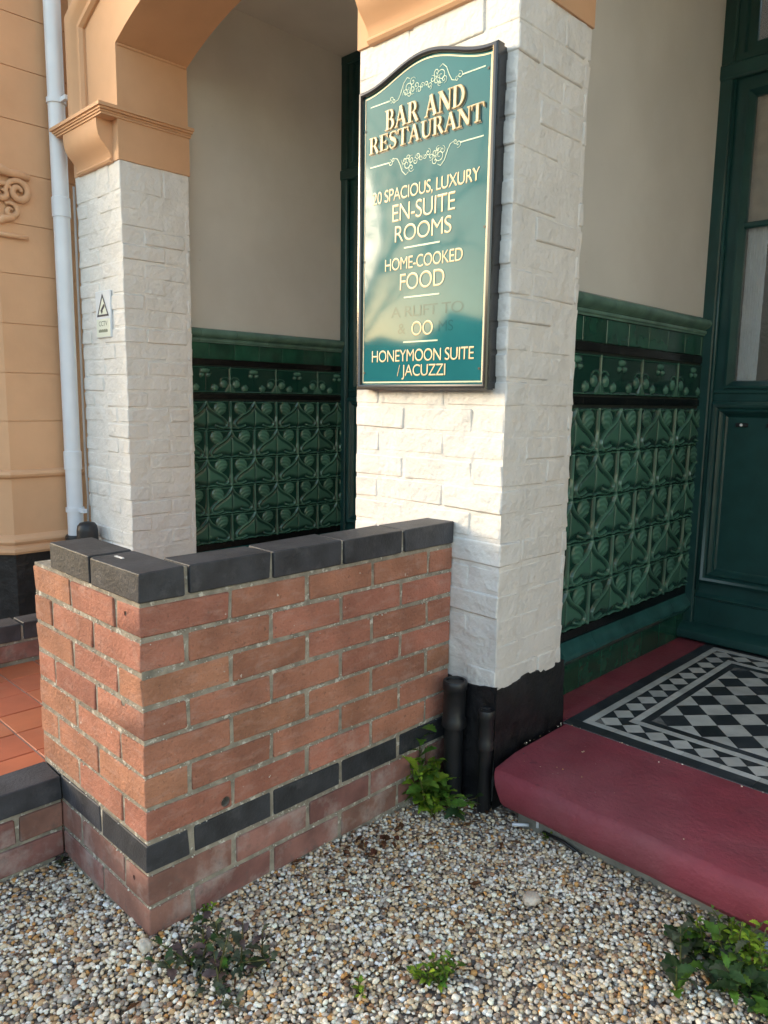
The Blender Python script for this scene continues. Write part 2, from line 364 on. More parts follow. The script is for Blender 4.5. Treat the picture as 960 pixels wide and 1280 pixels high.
q_ = len(pf_); hd.add(vs_, [(i*q_+j, i*q_+j+1, (i+1)*q_+j+1, (i+1)*q_+j) for i in range(n1) for j in range(q_-1)])
hdo = tag(hd.build('added_hedge', M('added_hedge_foliage', (.035,.055,.022), .8, .5, 9, 1., 14, .08)), 'tall unseen greenery added across the street to block low sky glow', 'added_hedge')
bare_tree('bare street tree opposite the porch', -8.4, -7.2, 6.5, 3)

# ------------------------------------------------------------------ terrace floor of terracotta tiles
TZ = .19
t = MB().box(-1.455, -.535, -1.2, 2.5, -.05, TZ - .004); terr = kind(t.build('terrace_floor', m_tgrout), 'structure')
tm = MB().bbox(-.0735, .0735, -.0675, .0675, -.012, 0, .0015).mesh('tile', m_terra)
for i in range(6):
    for j in range(15):
        place('tile', tm, (-.618 - .151 * i, -.51 + .14 * j + .052, TZ + random.uniform(-.0006, .0006)), terr, (random.uniform(-.003,.003), random.uniform(-.003,.003), 0))

# ------------------------------------------------------------------ brick garden wall
def brick_mesh(l, d, h, mt, jit=.0012, b=.0035, n=1):
    return [MB().bbox(-l/2, l/2, -d/2, d/2, -h/2, h/2, b, jit).mesh('brick', mt) for _ in range(n)]
BR = {}
def brick(root, x0, x1, y0, y1, z0, z1, mt, name='brick', jit=.0017, b=.0035, wob=.0014, nvar=6, smooth=False):
    key = (round(x1-x0,4), round(y1-y0,4), round(z1-z0,4), mt.name, b)
    if key not in BR: BR[key] = [MB().bbox(-(x1-x0)/2,(x1-x0)/2,-(y1-y0)/2,(y1-y0)/2,-(z1-z0)/2,(z1-z0)/2,b,jit).mesh(name, mt, False, True) for _ in range(nvar)]
    me = random.choice(BR[key])
    return place(name, me, ((x0+x1)/2 + random.uniform(-wob,wob), (y0+y1)/2 + random.uniform(-wob,wob), (z0+z1)/2 + random.uniform(-wob,wob)*.6), root,
                 (random.uniform(-.004,.004), random.uniform(-.004,.004), random.uniform(-.004,.004)))
gw = thing('garden_wall', (-.2, .3, 0), 'low L-shaped red brick wall with blue-black brick coping standing in gravel', 'wall')
MR = .0032                                   # depth of the raked joints
mo = MB(); mo.box(-.1025+MR, -MR, MR, 1.0, -.06, .759); mo.box(-.5525+MR, -.1025+MR, MR, .1025-MR, -.06, .759)
mo.box(-.437, -.005, .005, .0975, .757, .822); mo.box(-.0975, -.005, .09, 1.0, .757, .8205)
gmort = mo.build('mortar', m_mortar, gw)
# crumbs and snots of mortar left on the joints
rc = np.random.default_rng(5); cr = []
for _ in range(900):
    k = rc.integers(0, 10); zj = .005 + .075*k + rc.normal(0, .0035)
    if rc.random() < .6: cr.append((-.001 + rc.uniform(-.002,.0015), rc.uniform(.0, 1.0), zj))
    else: cr.append((rc.uniform(-.55, 0), .001 + rc.uniform(-.0015,.002), zj))
cr = np.array(cr); tone_ = rc.uniform(.35, .8, len(cr))
V_, F_, c_ = pebbles(cr, .0012 + .0032*rc.beta(1.2, 4, len(cr)), np.stack([tone_, tone_*.94, tone_*.82], -1), 0, rc)
cro = kind(place('mortar_crumbs', np_mesh('mortar_crumbs', V_, F_, c_, m_pebble), (0,0,0), gw), 'stuff')
HB = .1025; J = .01
def cut(o, hole, r, depth, ax):
    me = o.data.copy(); o.data = me
    c = MB(); pth = [Vector(hole) - WO[o.name], Vector(hole) - WO[o.name] + Vector(ax) * depth]
    c.tube([pth[0] - Vector(ax) * .01, pth[1]], r, 9)
    cm = c.mesh('cutter', m_soil); co = bpy.data.objects.new('cutter', cm); C.objects.link(co); co.location = WO[o.name]
    md = o.modifiers.new('hole', 'BOOLEAN'); md.object = co; md.operation = 'DIFFERENCE'; md.solver = 'EXACT'; md.use_self = True
    bpy.context.view_layer.update(); dg = bpy.context.evaluated_depsgraph_get(); nm = bpy.data.meshes.new_from_object(o.evaluated_get(dg))
    o.modifiers.clear(); o.data = nm if len(nm.polygons) > 5 else me; bpy.data.objects.remove(co)
holes = []
for k in range(11):                          # k = 0 bottom course ... 9 top red course
    if k > 9: break
    z0 = .01 + .075 * k; z1 = z0 + .065; mt = m_blue if k == 2 else (m_dirty_brick if k < 2 else m_brick); nm = 'brick'
    header_side = (k % 2 == 0) if k < 3 else (k % 2 == 0)   # courses whose long face starts with a header
    # course 2 (blue) and coping start with a header on the long face
    ys = 0.
    rows = []
    if header_side:
        brick(gw, -.215, 0, 0, HB, z0, z1, mt); y = HB + J            # corner brick lies along the end face
        brick(gw, -.440, -.225, 0, HB, z0, z1, mt); brick(gw, -.5525, -.450, 0, HB, z0, z1, mt)
    else:
        brick(gw, -HB, 0, 0, .215, z0, z1, mt); y = .225
        brick(gw, -.3275, -HB-J, 0, HB, z0, z1, mt); brick(gw, -.5525, -.3375, 0, HB, z0, z1, mt)
    while y < .99:
        e = min(y + .215, 1.004); brick(gw, -HB, 0, y, e, z0, z1, mt); y = e + J
    if k < 2:
        pass
# coping
brick(gw, -.2135, .004, -.003, .1035, .761, .825, m_blue, 'coping_brick', b=.003); brick(gw, -.434, -.2215, -.003, .1035, .762, .826, m_blue, 'coping_brick', b=.003)
y = HB + J + .004
for i in range(4):
    e = min(y + .214, 1.003); brick(gw, -HB, .003, y, e, .761, .825, m_blue, 'coping_brick', b=.003); y = e + .011
dgx = [o for o in gw.children if o.name.startswith('brick')]
def nearest(p):
    for o in dgx:
        bb = [Vector(c) + WO[o.name] for c in o.bound_box]
        if all(min(c[i] for c in bb) < p[i] < max(c[i] for c in bb) for i in range(3)): return o
for p, r, dp, ax in (((0,.198,.252),.013,.03,(-1,0,0)), ((-.062,0,.727),.006,.03,(0,1,0)), ((-.062,0,.125),.006,.03,(0,1,0)), ((-.09,0,.525),.011,.004,(0,1,0))):
    q = Vector(p) + Vector(ax) * .05
    cut(nearest(q), p, r, dp, ax)
    if dp > .01: cut(gmort, p, r*.98, dp, ax)

MB().bbox(-.185, -.150, .040, .047, .8245, .8262, .0004).build('paint_smear', m_white, gw).rotation_euler
def kerb(label, x0, x1, y0, y1, zb, courses, group=None):
    r = thing('kerb_wall', ((x0+x1)/2, y1, zb), label, 'kerb'); n = len(courses); top = zb + .075 * n
    MB().box(x0+.006, x1-.006, y0, y1-.004, zb-.08, top-.012).build('mortar', m_mortar, r)
    for k, mt in enumerate(courses):
        y = y1 - .003 - (.105 if k % 2 else 0); z0 = zb + .075*k
        if k % 2: brick(r, x0, x1, y, y1 - .003, z0 + .01, z0 + .075, mt); y -= J
        while y > y0 + .05:
            a = max(y - .215, y0); brick(r, x0, x1, a, y, z0 + .01, z0 + .075, mt, 'coping_brick' if k == n-1 else 'brick'); y = a - J
    return r
kerb('low brick kerb capped with blue-black bricks running forward from the garden wall end', -.542, -.437, -1.2, 0, 0, (m_dirty_brick, m_dirty_brick, m_blue))
kerb('low brick kerb capped with blue-black bricks across the terracotta tiles by the bay', -1.56, -1.455, -1.2, .62, TZ, (m_dirty_brick, m_blue))

# ------------------------------------------------------------------ pillars
YP, YB = 1.005, 1.363
def pillar(name, label, x0, x1, zb, plinth_to):
    r = thing(name, ((x0+x1)/2, (YP+YB)/2, 0), label, 'pillar', 'white painted brick pillars of the porch')
    ZT = 2.245; hh = .0755
    MB().box(x0+.0036, x1-.0036, YP+.0036, YB-.0036, 0, ZT).build('core', m_white, r)
    n = int((ZT - zb) / hh)
    rows = [zb + i * hh for i in range(n)] ; last = rows[-1] + hh
    for i, z0 in enumerate(rows):
        z1 = z0 + hh - .007
        if i == n-1: z1 = ZT - .002
        kw = dict(mt=m_white, jit=.0028, b=.0065, wob=.0019, nvar=7)
        W_ = x1 - x0
        if i % 2:
            brick(r, x1-.215, x1, YP, YP+.105, z0, z1, **kw)
            brick(r, x0, x0+.105, YP, YP+.215, z0, z1, **kw)
            a, b = x0 + .112, x1 - .222
        else:
            brick(r, x1-.105, x1, YP, YP+.215, z0, z1, **kw)
            brick(r, x0, x0+.215, YP, YP+.105, z0, z1, **kw)
            a, b = x0 + .222, x1 - .112
        m = 1 if b - a < .3 else 2
        for q in range(m):
            l = (b - a - .007*(m-1)) / m; brick(r, a + q*(l+.007), a + q*(l+.007) + l, YP, YP+.105, z0, z1, **kw)
        ys = YP + (.112 if i % 2 else .222)
        while ys < YB - .02:
            e = min(ys + (.215 if i % 2 else .105), YB)
            if YB - e < .03: e = YB
            brick(r, x1-.105, x1, ys, e, z0, z1, **kw)
            brick(r, x0, x0+.105, ys if i % 2 == 0 else max(ys, YP + .222), e, z0, z1, **kw) if (i % 2 == 0 or e > YP + .25) else None
            ys = e + .007
    # capital: block, corbel, abacus
    cap = MB().box(x0-.002, x1+.004, YP-.004, YB+.003, ZT-.004, 2.425).build('capital', m_orange, r)
    ci0, ci1 = x0 + .055, x1 - .052
    prof = [(YP, 2.236), (YP-.014, 2.238), (YP-.021, 2.246), (YP-.018, 2.254), (YP-.012, 2.258), (YP-.016, 2.272), (YP-.026, 2.288), (YP-.042, 2.305), (YP-.058, 2.322), (YP-.069, 2.342), (YP-.075, 2.365), (YP-.077, 2.390), (YP-.077, 2.4145), (YP, 2.4145)]
    MB().prism(prof, 0, ci0, ci1).build('corbel', m_orange, cap, auto=40)
    ab = MB()
    for px, pf, z0, z1 in ((.010,.083,2.414,2.4235),(.015,.089,2.4232,2.432),(.026,.095,2.4318,2.4415),(.035,.104,2.4413,2.456)):
        ab.box(x0 - px, x1 + px, YP - pf, YB + .006 + px*.2, z0, z1)
    ab.build('abacus', m_orange, cap)
    # plinth
    pl = MB(); nx, nz = 26, 9
    def face(a, b, nrm):
        vs_ = []; 
        for j in range(nz+1):
            for i in range(nx+1):
                u, v = i/nx, j/nz; z = -.05 + v * (plinth_to + .05 - (.010*math.sin(u*9+a[0]*40)+.012*random.random() if j == nz else 0))
                o = .013 + .004 * math.sin(u*7+v*5) + random.uniform(-.002, .002) if 0 < j < nz else (.013 if j == 0 else .006)
                vs_.append((a[0]+(b[0]-a[0])*u + nrm[0]*o, a[1]+(b[1]-a[1])*u + nrm[1]*o, z))
        fs = [(j*(nx+1)+i, j*(nx+1)+i+1, (j+1)*(nx+1)+i+1, (j+1)*(nx+1)+i) for j in range(nz) for i in range(nx)]
        pl.add(vs_, fs)
        n0 = len(vs_)
        tp = [(a[0]+(b[0]-a[0])*i/nx - nrm[0]*.01, a[1]+(b[1]-a[1])*i/nx - nrm[1]*.01, plinth_to) for i in range(nx+1)]
        tb = [vs_[nz*(nx+1)+i] for i in range(nx+1)]
        pl.add(tb + tp, [(i, i+1, nx+1+i+1, nx+1+i) for i in range(nx)])
    face((x0-.013, YP), (x1+.013, YP), (0,-1)); face((x1, YP-.013), (x1, YB+.01), (1,0)); face((x0, YB+.01), (x0, YP-.013), (-1,0))
    pl.build('plinth', m_tar, r, smooth=True)
    return r
XR, XL = .170, -.427
p1 = pillar('pillar', 'white painted brick pillar carrying the teal hotel sign', XL, XR, .335, .356)
p2 = pillar('pillar', 'white painted brick pillar beside the white downpipe', -2.46, -2.0, .30, .30)

# ------------------------------------------------------------------ arched facade above
def arc(xa, xb, z0, ang, n=16):
    R_ = (xb - xa) / 2 / math.sin(ang); xc = (xa + xb) / 2; zc = z0 - R_ * math.cos(ang)
    return [(xc + R_ * math.sin(a), zc + R_ * math.cos(a)) for a in np.linspace(-ang, ang, n + 1)]
fa = thing('arched_facade', (-.2, 1.18, 2.456), 'orange painted facade with shallow arches above the pillars', 'wall')
ANG = R(26)
poly = [(-2.4599, 2.456), (-2.0, 2.456)] + arc(-2.0, XL, 2.73, ANG) + [(XL, 2.456), (XR, 2.456)] + arc(XR, 1.82, 2.73, ANG) + [(1.82, 2.456), (2.4, 2.456), (2.4, 3.9), (-2.4599, 3.9)]
MB().prism(poly, 1, YP, YB).build('arch_wall', m_orange, fa)
for xa, xb in ((-2.0, XL), (XR, 1.82)):
    MB().bbox(xa-.004, xa+.007, YP+.006, YB-.004, 2.722, 2.733, .003).build('springing_bead', m_orange, fa)
    MB().bbox(xb-.007, xb+.004, YP+.006, YB-.004, 2.722, 2.733, .003).build('springing_bead', m_orange, fa)
    # hood mould swept along the outer arch
    path = [(xa-.375, 2.457)] + arc(xa-.375, xb+.375, 2.925, R(28), 20) + [(xb+.375, 2.457)]
    prof = [(-.085, .004), (-.085,-.012), (-.062,-.014), (-.055,-.030), (-.030,-.046), (.0,-.050), (.024,-.040), (.038,-.024), (.05,-.020), (.06,-.028), (.074,-.026), (.085,-.012), (.085,.004)]
    mb = MB(); m = len(path); vs_ = []
    for i in range(m):
        a = Vector(path[max(i-1,0)]); b = Vector(path[i]); c = Vector(path[min(i+1,m-1)])
        d1 = (b-a).normalized() if i else (c-b).normalized(); d2 = (c-b).normalized() if i < m-1 else d1
        n1 = Vector((-d1.y, d1.x)); n2 = Vector((-d2.y, d2.x)); nn = (n1+n2).normalized(); k = 1 / max(.5, nn.dot(n1))
        for o_, py in prof: vs_.append((b.x - nn.x*o_*k, YP + py, b.y - nn.y*o_*k))
    q = len(prof); mb.add(vs_, [(i*q+j, (i+1)*q+j, (i+1)*q+j+1, i*q+j+1) for i in range(m-1) for j in range(q-1)])
    mb.build('hood_mould', m_orange, fa, auto=35)

# ------------------------------------------------------------------ bay at the left
by = thing('bay', (-3.2, .6, 0), 'orange stucco bay with banded blocks and black tarred base', 'wall')
def bay_poly(o=0.):
    d = o * .4142
    return [(-2.6 + o, 1.2), (-2.6 + o, .67 - d), (-3.15 + d, .12 - o), (-4.6, .12 - o), (-4.6, 1.2)]
MB().prism(bay_poly(-.006), 2, .3, 4.2).build('core', m_orange, by)
zz = [.455, .765]; z = .80; lv = []
for z0, z1 in ((.46, .762), (.80, 1.045)): lv.append((z0, z1))
z = 1.05
while z < 4.1: lv.append((z, z + .236)); z += .24
for z0, z1 in lv: MB().prism(bay_poly(0), 2, z0, z1).build('masonry_course', m_orange, by)
def band(name, rows):
    mb = MB()
    for i in range(len(rows)-1):
        (o0, z0), (o1, z1) = rows[i], rows[i+1]; a = bay_poly(o0); b = bay_poly(o1)
        mb.add([(*q, z0) for q in a] + [(*q, z1) for q in b], [(k+1, k, 5+k, 5+k+1) for k in range(4)])
    return mb.build(name, m_orange, by, auto=35)
band('string_band', [(0,.758),(.010,.760),(.022,.768),(.028,.780),(.022,.793),(.010,.800),(0,.803)])
band('base_moulding', [(0,.470),(.014,.462),(.028,.448),(.032,.436),(.026,.424),(.016,.420),(.020,.410),(.034,.400),(.036,.385),(.028,.372),(0,.366)])
mb = MB().prism(bay_poly(-.004), 2, -.05, .368); mb.build('plinth', m_tar, by)
# scroll ornament on the return beside the corner
orn = MB(); X = -2.585
def spiral(c, r0, r1, a0, turns, n=26, sg=1):
    return [(X, c[0] + (r0+(r1-r0)*k/n)*math.cos(a0+sg*turns*2*math.pi*k/n), c[1] + (r0+(r1-r0)*k/n)*math.sin(a0+sg*turns*2*math.pi*k/n)) for k in range(n+1)]
orn.tube(spiral((.775,2.155), .012, .062, 0, 1.6), [.010+.007*math.sin(k/26*3.1) for k in range(27)], 8)
orn.tube(spiral((.70,2.14), .008, .05, 2, 1.3, sg=-1), [.008+.007*math.sin(k/26*3.1) for k in range(27)], 8)
orn.tube(spiral((.735,2.06), .006, .04, 1, 1.2), [.008+.005*math.sin(k/26*3.1) for k in range(27)], 8)
orn.tube([(X,.67,2.235),(X,.70,2.245),(X,.74,2.235),(X,.78,2.238),(X,.83,2.232)], [.02,.026,.018,.02,.016], 8)
orn.tube([(X,.68,2.0),(X,.70,2.02),(X,.74,2.03),(X,.76,2.06)], [.012,.018,.014,.008], 8)
orn.tube([(X,.66,1.945),(X,.74,1.945),(X,.81,1.945)], .011, 8)
orn.build('scroll_ornament', m_orange, by, smooth=True)

# ------------------------------------------------------------------ downpipe, cable, black vent
dp = thing('downpipe', (-2.525, .945, 0), 'white plastic rainwater downpipe in the corner beside the bay', 'pipe')
PX, PY = -2.525, .955
MB().tube([(PX,PY,.42),(PX,PY,.62),(PX,PY,3.9)], .040, 20).build('pipe', m_pvc, dp, auto=50)
for zc in (2.06, .80, 3.2):
    MB().lathe([(.0405,zc-.002),(.0445,zc-.002),(.0445,zc+.0),(.0445,zc+.09),(.0405,zc+.094)], PX, PY, 20).build('socket', m_pvc, dp, auto=40)
for zc in (.585, 2.6):
    c = MB().lathe([(.0408,zc-.012),(.0465,zc-.012),(.0465,zc+.012),(.0408,zc+.012)], PX, PY, 20); c.box(PX+.03, PX+.10, PY+.0, PY+.02, zc-.010, zc+.010)
    c.build('clip', m_pvc, dp, auto=40)
MB().lathe([(.040,.0),(.055,.0),(.055,.44),(.050,.45),(.041,.45)], PX, PY, 18).build('shoe', m_tar, dp, auto=40)
cb = MB().tube([(PX+.07,.992,2.2),(PX+.068,.992,1.6),(PX+.072,.99,1.2),(PX+.068,.992,.9),(PX+.085,.985,.78),(PX+.09,.988,.66),(PX+.075,.99,.55),(PX+.07,.99,.30)], .006, 7).build('cable', m_grey, None, smooth=True)
tag(cb, 'thin grey cable clipped down the pillar edge behind the downpipe', 'cable')
vt = thing('vent_pipe', (-2.33, .93, 0), 'stubby black vent pipe with rounded top behind the coping', 'pipe')
MB().lathe([(.045,-.02),(.045,.40),(.052,.402),(.052,.50),(.048,.525),(.036,.54),(.012,.546)], -2.33, .93, 18).build('pipe', m_bplastic, vt, auto=50)

# ------------------------------------------------------------------ porch walls with tiled dado
def dist_poly(P, pts):
    d = np.full(P.shape[0], 9.)
    for a, b in zip(pts[:-1], pts[1:]):
        a = np.array(a); b = np.array(b); ab = b - a; t_ = np.clip(((P - a) @ ab) / (ab @ ab), 0, 1)
        d = np.minimum(d, np.linalg.norm(P - (a + t_[:, None] * ab), axis=1))
    return d
def inside(P, poly):
    x, y = P[:, 0], P[:, 1]; r = np.zeros(len(P), bool); n = len(poly)
    for i in range(n):
        (x1, y1), (x2, y2) = poly[i], poly[(i+1) % n]
        c = ((y1 > y) != (y2 > y)) & (x < (x2-x1)*(y-y1)/((y2-y1) or 1e-9) + x1); r ^= c
    return r
def sm(x): x = np.clip(x, 0, 1); return x*x*(3-2*x)
def ell(P, c, r, a=0.):
    ca, sa = math.cos(a), math.sin(a); q = P - np.array(c); u = (q[:,0]*ca + q[:,1]*sa)/r[0]; v = (-q[:,0]*sa + q[:,1]*ca)/r[1]
    return u, v, np.sqrt(u*u+v*v)
def art_tile(P):
    """half motif: stem at u=0, leaf tip at u=1"""
    u, v = P[:,0], P[:,1]; h = np.zeros(len(P)); gl = np.zeros(len(P))
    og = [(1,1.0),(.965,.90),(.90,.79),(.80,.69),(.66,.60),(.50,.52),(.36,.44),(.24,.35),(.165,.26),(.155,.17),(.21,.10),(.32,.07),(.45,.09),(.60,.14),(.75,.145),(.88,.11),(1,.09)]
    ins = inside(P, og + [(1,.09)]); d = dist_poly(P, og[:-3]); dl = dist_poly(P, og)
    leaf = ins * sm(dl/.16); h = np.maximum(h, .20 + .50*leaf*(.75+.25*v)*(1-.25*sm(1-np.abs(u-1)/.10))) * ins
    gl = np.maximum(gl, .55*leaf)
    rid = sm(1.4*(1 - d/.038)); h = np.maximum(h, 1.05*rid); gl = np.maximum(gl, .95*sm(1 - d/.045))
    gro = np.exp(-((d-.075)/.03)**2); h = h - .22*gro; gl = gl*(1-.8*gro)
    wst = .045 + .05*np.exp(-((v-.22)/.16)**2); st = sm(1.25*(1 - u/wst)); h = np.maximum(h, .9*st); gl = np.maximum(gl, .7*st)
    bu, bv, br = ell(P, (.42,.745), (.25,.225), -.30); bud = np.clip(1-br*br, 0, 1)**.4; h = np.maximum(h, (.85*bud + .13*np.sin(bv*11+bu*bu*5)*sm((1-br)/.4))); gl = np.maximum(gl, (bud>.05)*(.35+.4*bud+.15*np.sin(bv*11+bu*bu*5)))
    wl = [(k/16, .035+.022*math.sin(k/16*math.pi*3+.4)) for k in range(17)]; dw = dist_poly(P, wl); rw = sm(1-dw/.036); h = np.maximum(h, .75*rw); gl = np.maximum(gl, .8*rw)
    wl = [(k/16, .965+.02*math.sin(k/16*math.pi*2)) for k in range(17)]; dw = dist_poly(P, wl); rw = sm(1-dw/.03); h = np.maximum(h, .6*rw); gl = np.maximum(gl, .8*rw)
    return h, gl
def frieze_tile(P):
    u, v = P[:,0], P[:,1]; h = np.zeros(len(P)); gl = np.zeros(len(P))
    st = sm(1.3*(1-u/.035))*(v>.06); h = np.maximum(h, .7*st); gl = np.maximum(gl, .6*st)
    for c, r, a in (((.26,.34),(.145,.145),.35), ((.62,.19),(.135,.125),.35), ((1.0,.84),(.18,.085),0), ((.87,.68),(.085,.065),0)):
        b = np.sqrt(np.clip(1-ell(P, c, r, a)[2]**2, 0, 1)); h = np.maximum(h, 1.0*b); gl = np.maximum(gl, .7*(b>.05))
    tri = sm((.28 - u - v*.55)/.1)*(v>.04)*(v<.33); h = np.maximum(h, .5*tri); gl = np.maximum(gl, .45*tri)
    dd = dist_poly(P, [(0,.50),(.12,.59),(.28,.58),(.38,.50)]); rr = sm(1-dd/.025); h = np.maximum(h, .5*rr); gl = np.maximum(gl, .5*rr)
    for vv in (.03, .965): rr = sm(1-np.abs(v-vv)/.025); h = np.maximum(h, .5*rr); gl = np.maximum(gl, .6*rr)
    return h, gl
def m_art_mat():
    m = bpy.data.materials.new('majolica_tile_glaze'); m.use_nodes = True; N = m.node_tree.nodes; L = m.node_tree.links; p = N['Principled BSDF']
    p.inputs['Roughness'].default_value = .13; p.inputs['Specular IOR Level'].default_value = .6
    a = N.new('ShaderNodeAttribute'); a.attribute_name = 'glaze'; oi = N.new('ShaderNodeObjectInfo')
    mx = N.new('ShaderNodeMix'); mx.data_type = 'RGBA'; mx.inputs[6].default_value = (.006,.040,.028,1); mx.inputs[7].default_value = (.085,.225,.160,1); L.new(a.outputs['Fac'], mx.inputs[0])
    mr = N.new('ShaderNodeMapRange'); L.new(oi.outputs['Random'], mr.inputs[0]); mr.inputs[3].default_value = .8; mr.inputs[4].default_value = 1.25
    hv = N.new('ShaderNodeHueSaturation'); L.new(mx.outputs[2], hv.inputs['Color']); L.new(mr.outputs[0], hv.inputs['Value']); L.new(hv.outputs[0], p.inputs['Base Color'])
    return m
m_art = m_art_mat()
def relief(fn, wd, ht, n, depth, flip, gap=.0005):
    """tile in the y-z plane facing +x, origin at its lower corner on the wall; flip mirrors in y"""
    g_ = np.linspace(0, 1, n+1); U, V = np.meshgrid(g_, g_); P = np.stack([U.ravel(), V.ravel()], -1); h, gl = fn(P)
    e = np.minimum(np.minimum(P[:,0], 1-P[:,0])*wd, np.minimum(P[:,1], 1-P[:,1])*ht)
    x = .006 + depth*h - .0003*(e < 1e-6)
    y = gap + P[:,0]*(wd-2*gap)
    if flip: y = wd - y
    z = gap + P[:,1]*(ht-2*gap); q = n+1
    fs = [(j*q+i, j*q+i+1, (j+1)*q+i+1, (j+1)*q+i) for j in range(n) for i in range(n)]
    vs_ = list(zip(x, y, z)); b = len(vs_)
    ring = [i for i in range(n)] + [n + j*q for j in range(n)] + [n*q + n - i for i in range(n)] + [(n-j)*q for j in range(n)]
    vs_ += [(0., y[i], z[i]) for i in ring]; m = len(ring)
    fs += [(ring[k], b+k, b+(k+1) % m, ring[(k+1) % m]) for k in range(m)]
    if flip: fs = [tuple(reversed(f)) for f in fs]
    me = bpy.data.meshes.new('tile'); me.from_pydata(vs_, [], fs); me.materials.append(m_art); me.update(); me.shade_smooth(); me.set_sharp_from_angle(angle=R(82))
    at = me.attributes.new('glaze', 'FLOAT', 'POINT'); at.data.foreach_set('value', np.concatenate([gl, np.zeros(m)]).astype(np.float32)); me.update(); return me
TW = .155
ROWS = [.390 + k*.1545 for k in range(5)]
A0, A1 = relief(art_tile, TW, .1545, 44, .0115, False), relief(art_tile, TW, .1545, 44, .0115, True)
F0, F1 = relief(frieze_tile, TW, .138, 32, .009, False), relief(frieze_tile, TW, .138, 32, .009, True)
def flat_tile(l, z0, z1, mt, d=.006): g_ = .0003 if mt is m_black else .001; return MB().bbox(0, d, g_, l-g_, 0, z1-z0, .0004 if mt is m_black else .0015).mesh('tile', mt)
def porch_wall(label, x, y0, y1, ys, thick, zb):
    r = thing('porch_wall', (x - thick/2, (y0+y1)/2, zb), label, 'wall')
    MB().box(x - thick, x, y0, y1, zb-.2, 3.6).build('plaster', m_plaster, r)
    d = MB().box(x - .002, x + .004, y0, y1, zb-.05, 1.50).build('tile_dado', m_grout, r)
    N_ = int((y1 - ys) / TW + .99)
    for k, z0 in enumerate(reversed(ROWS)):           # top row first
        for i in range(N_):
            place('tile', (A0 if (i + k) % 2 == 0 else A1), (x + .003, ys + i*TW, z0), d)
    for i in range(N_):
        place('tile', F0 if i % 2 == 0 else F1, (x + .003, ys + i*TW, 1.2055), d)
    for z0, z1, l, mt, dd, o in ((1.351,1.379,TW,m_black,.008,.0), (1.173,1.199,TW,m_black,.008,.05), (.357,.3885,TW,m_black,.008,.0), (1.3825,1.463,.161,m_glaze,.006,.02), (zb,.266,.163,m_glaze,.006,-.05)):
        me = flat_tile(l, z0, z1, mt, dd); y = ys + o - l
        while y < y1:
            if y > y0 - l: place('tile', me, (x + .003, y, z0), d)
            y += l
    def mould(name, prof, l, mt):
        me = MB().prism([(px, pz) for px, pz in prof], 1, .0007, l-.0007).mesh(name, mt); me.shade_smooth(); me.set_sharp_from_angle(angle=R(40)); y = ys - .1
        while y < y1:
            if y > y0 - l + .02: place(name, me, (x + .003, y, 0), d)
            y += l
    mould('dado_rail', [(0,1.464),(.012,1.464),(.013,1.470),(.018,1.474),(.018,1.484),(.012,1.488),(.020,1.492),(.032,1.500),(.037,1.512),(.034,1.524),(.024,1.533),(.010,1.537),(0,1.537)], .22, m_rail)
    mould('skirting_cove', [(0,.266),(.012,.266),(.018,.275),(.030,.285),(.036,.300),(.034,.315),(.022,.330),(.014,.343),(.012,.356),(0,.356)], .22, m_cove)
    return r
XT = .069
porch_wall('cream plaster porch wall over green tiled dado beside the chequered floor', XT, YB+.002, 2.7, 1.372, .30, .156)
porch_wall('cream plaster porch wall over green tiled dado in the far left porch', -2.107, YB+.002, 2.75, 1.338, .30, .19)
kind(MB().box(-2.5, 2.4, YB+.001, 2.9, 3.15, 3.3).build('porch_ceiling', m_ceil), 'structure')
rw = tag(MB().box(1.92, 2.4, YB+.002, 2.75, -.05, 3.14).build('side_wall', m_plaster), 'plain plaster wall closing the far side of the right porch', 'wall')
pr = tag(MB().box(1.82, 2.4, YP, YB-.001, -.05, 2.455).build('plain_pillar', m_white), 'plain white pillar at the far end of the right porch step', 'pillar')

# ------------------------------------------------------------------ porch floor: red step and mosaic
FZ = .156
def skirt_prof():
    pf = [(1.03, -.06), (1.03, .046), (.985, .046), (.958, .047), (.944, .052), (.936, .064), (.932, .085), (.932, .112), (.936, .130), (.943, .1405), (.953, .1475), (.956, .1485), (1.0, .1525), (1.06, FZ-.001), (1.12, FZ), (2.7, FZ), (2.7, -.06)]
    return pf
fl = MB(); pf = skirt_prof(); n = len(pf); xs = [.212, .220, .24, .27] + [.27 + .06*k for k in range(1, 29)]
vs_ = []
for i, x in enumerate(xs):
    sh = (.006, .0015, 0, 0)[i] if i < 4 else 0
    for (yy, z) in pf:
        fr_ = yy < 1.05; k = max(0, min(1, (z - .046)/.11))
        xx = x + ((1-k)*.062*max(0, 1 - i/3) if fr_ else 0)
        wv = (.0016*math.sin(x*21) + .0012*math.sin(x*47+1) + random.uniform(-.0006,.0006)) if fr_ else 0
        vs_.append((xx, yy + (sh - .022*min(1, (x-.2)/.8) + wv if fr_ else 0), z + (wv*.6 if .1 < z else 0) - (sh*.4 if z > .12 and yy < 1.06 else 0)))
fl.add(vs_, [(i*n+j, i*n+(j+1) % n, (i+1)*n+(j+1) % n, (i+1)*n+j) for i in range(len(xs)-1) for j in range(n)] + [tuple(range(n)), tuple(reversed(range((len(xs)-1)*n, len(xs)*n)))])
fl.box(XT-.05, .2119, YB+.018, 2.7, -.05, FZ-.0005)
floor = kind(fl.build('porch_floor', m_red, None, auto=24), 'structure')
cbm = MB(); m_ = 24; top = []
for i in range(m_+1):
    x = .285 + 1.6*i/m_; yy = .982 - .022*min(1, (x-.2)/.8); top.append((x, yy))
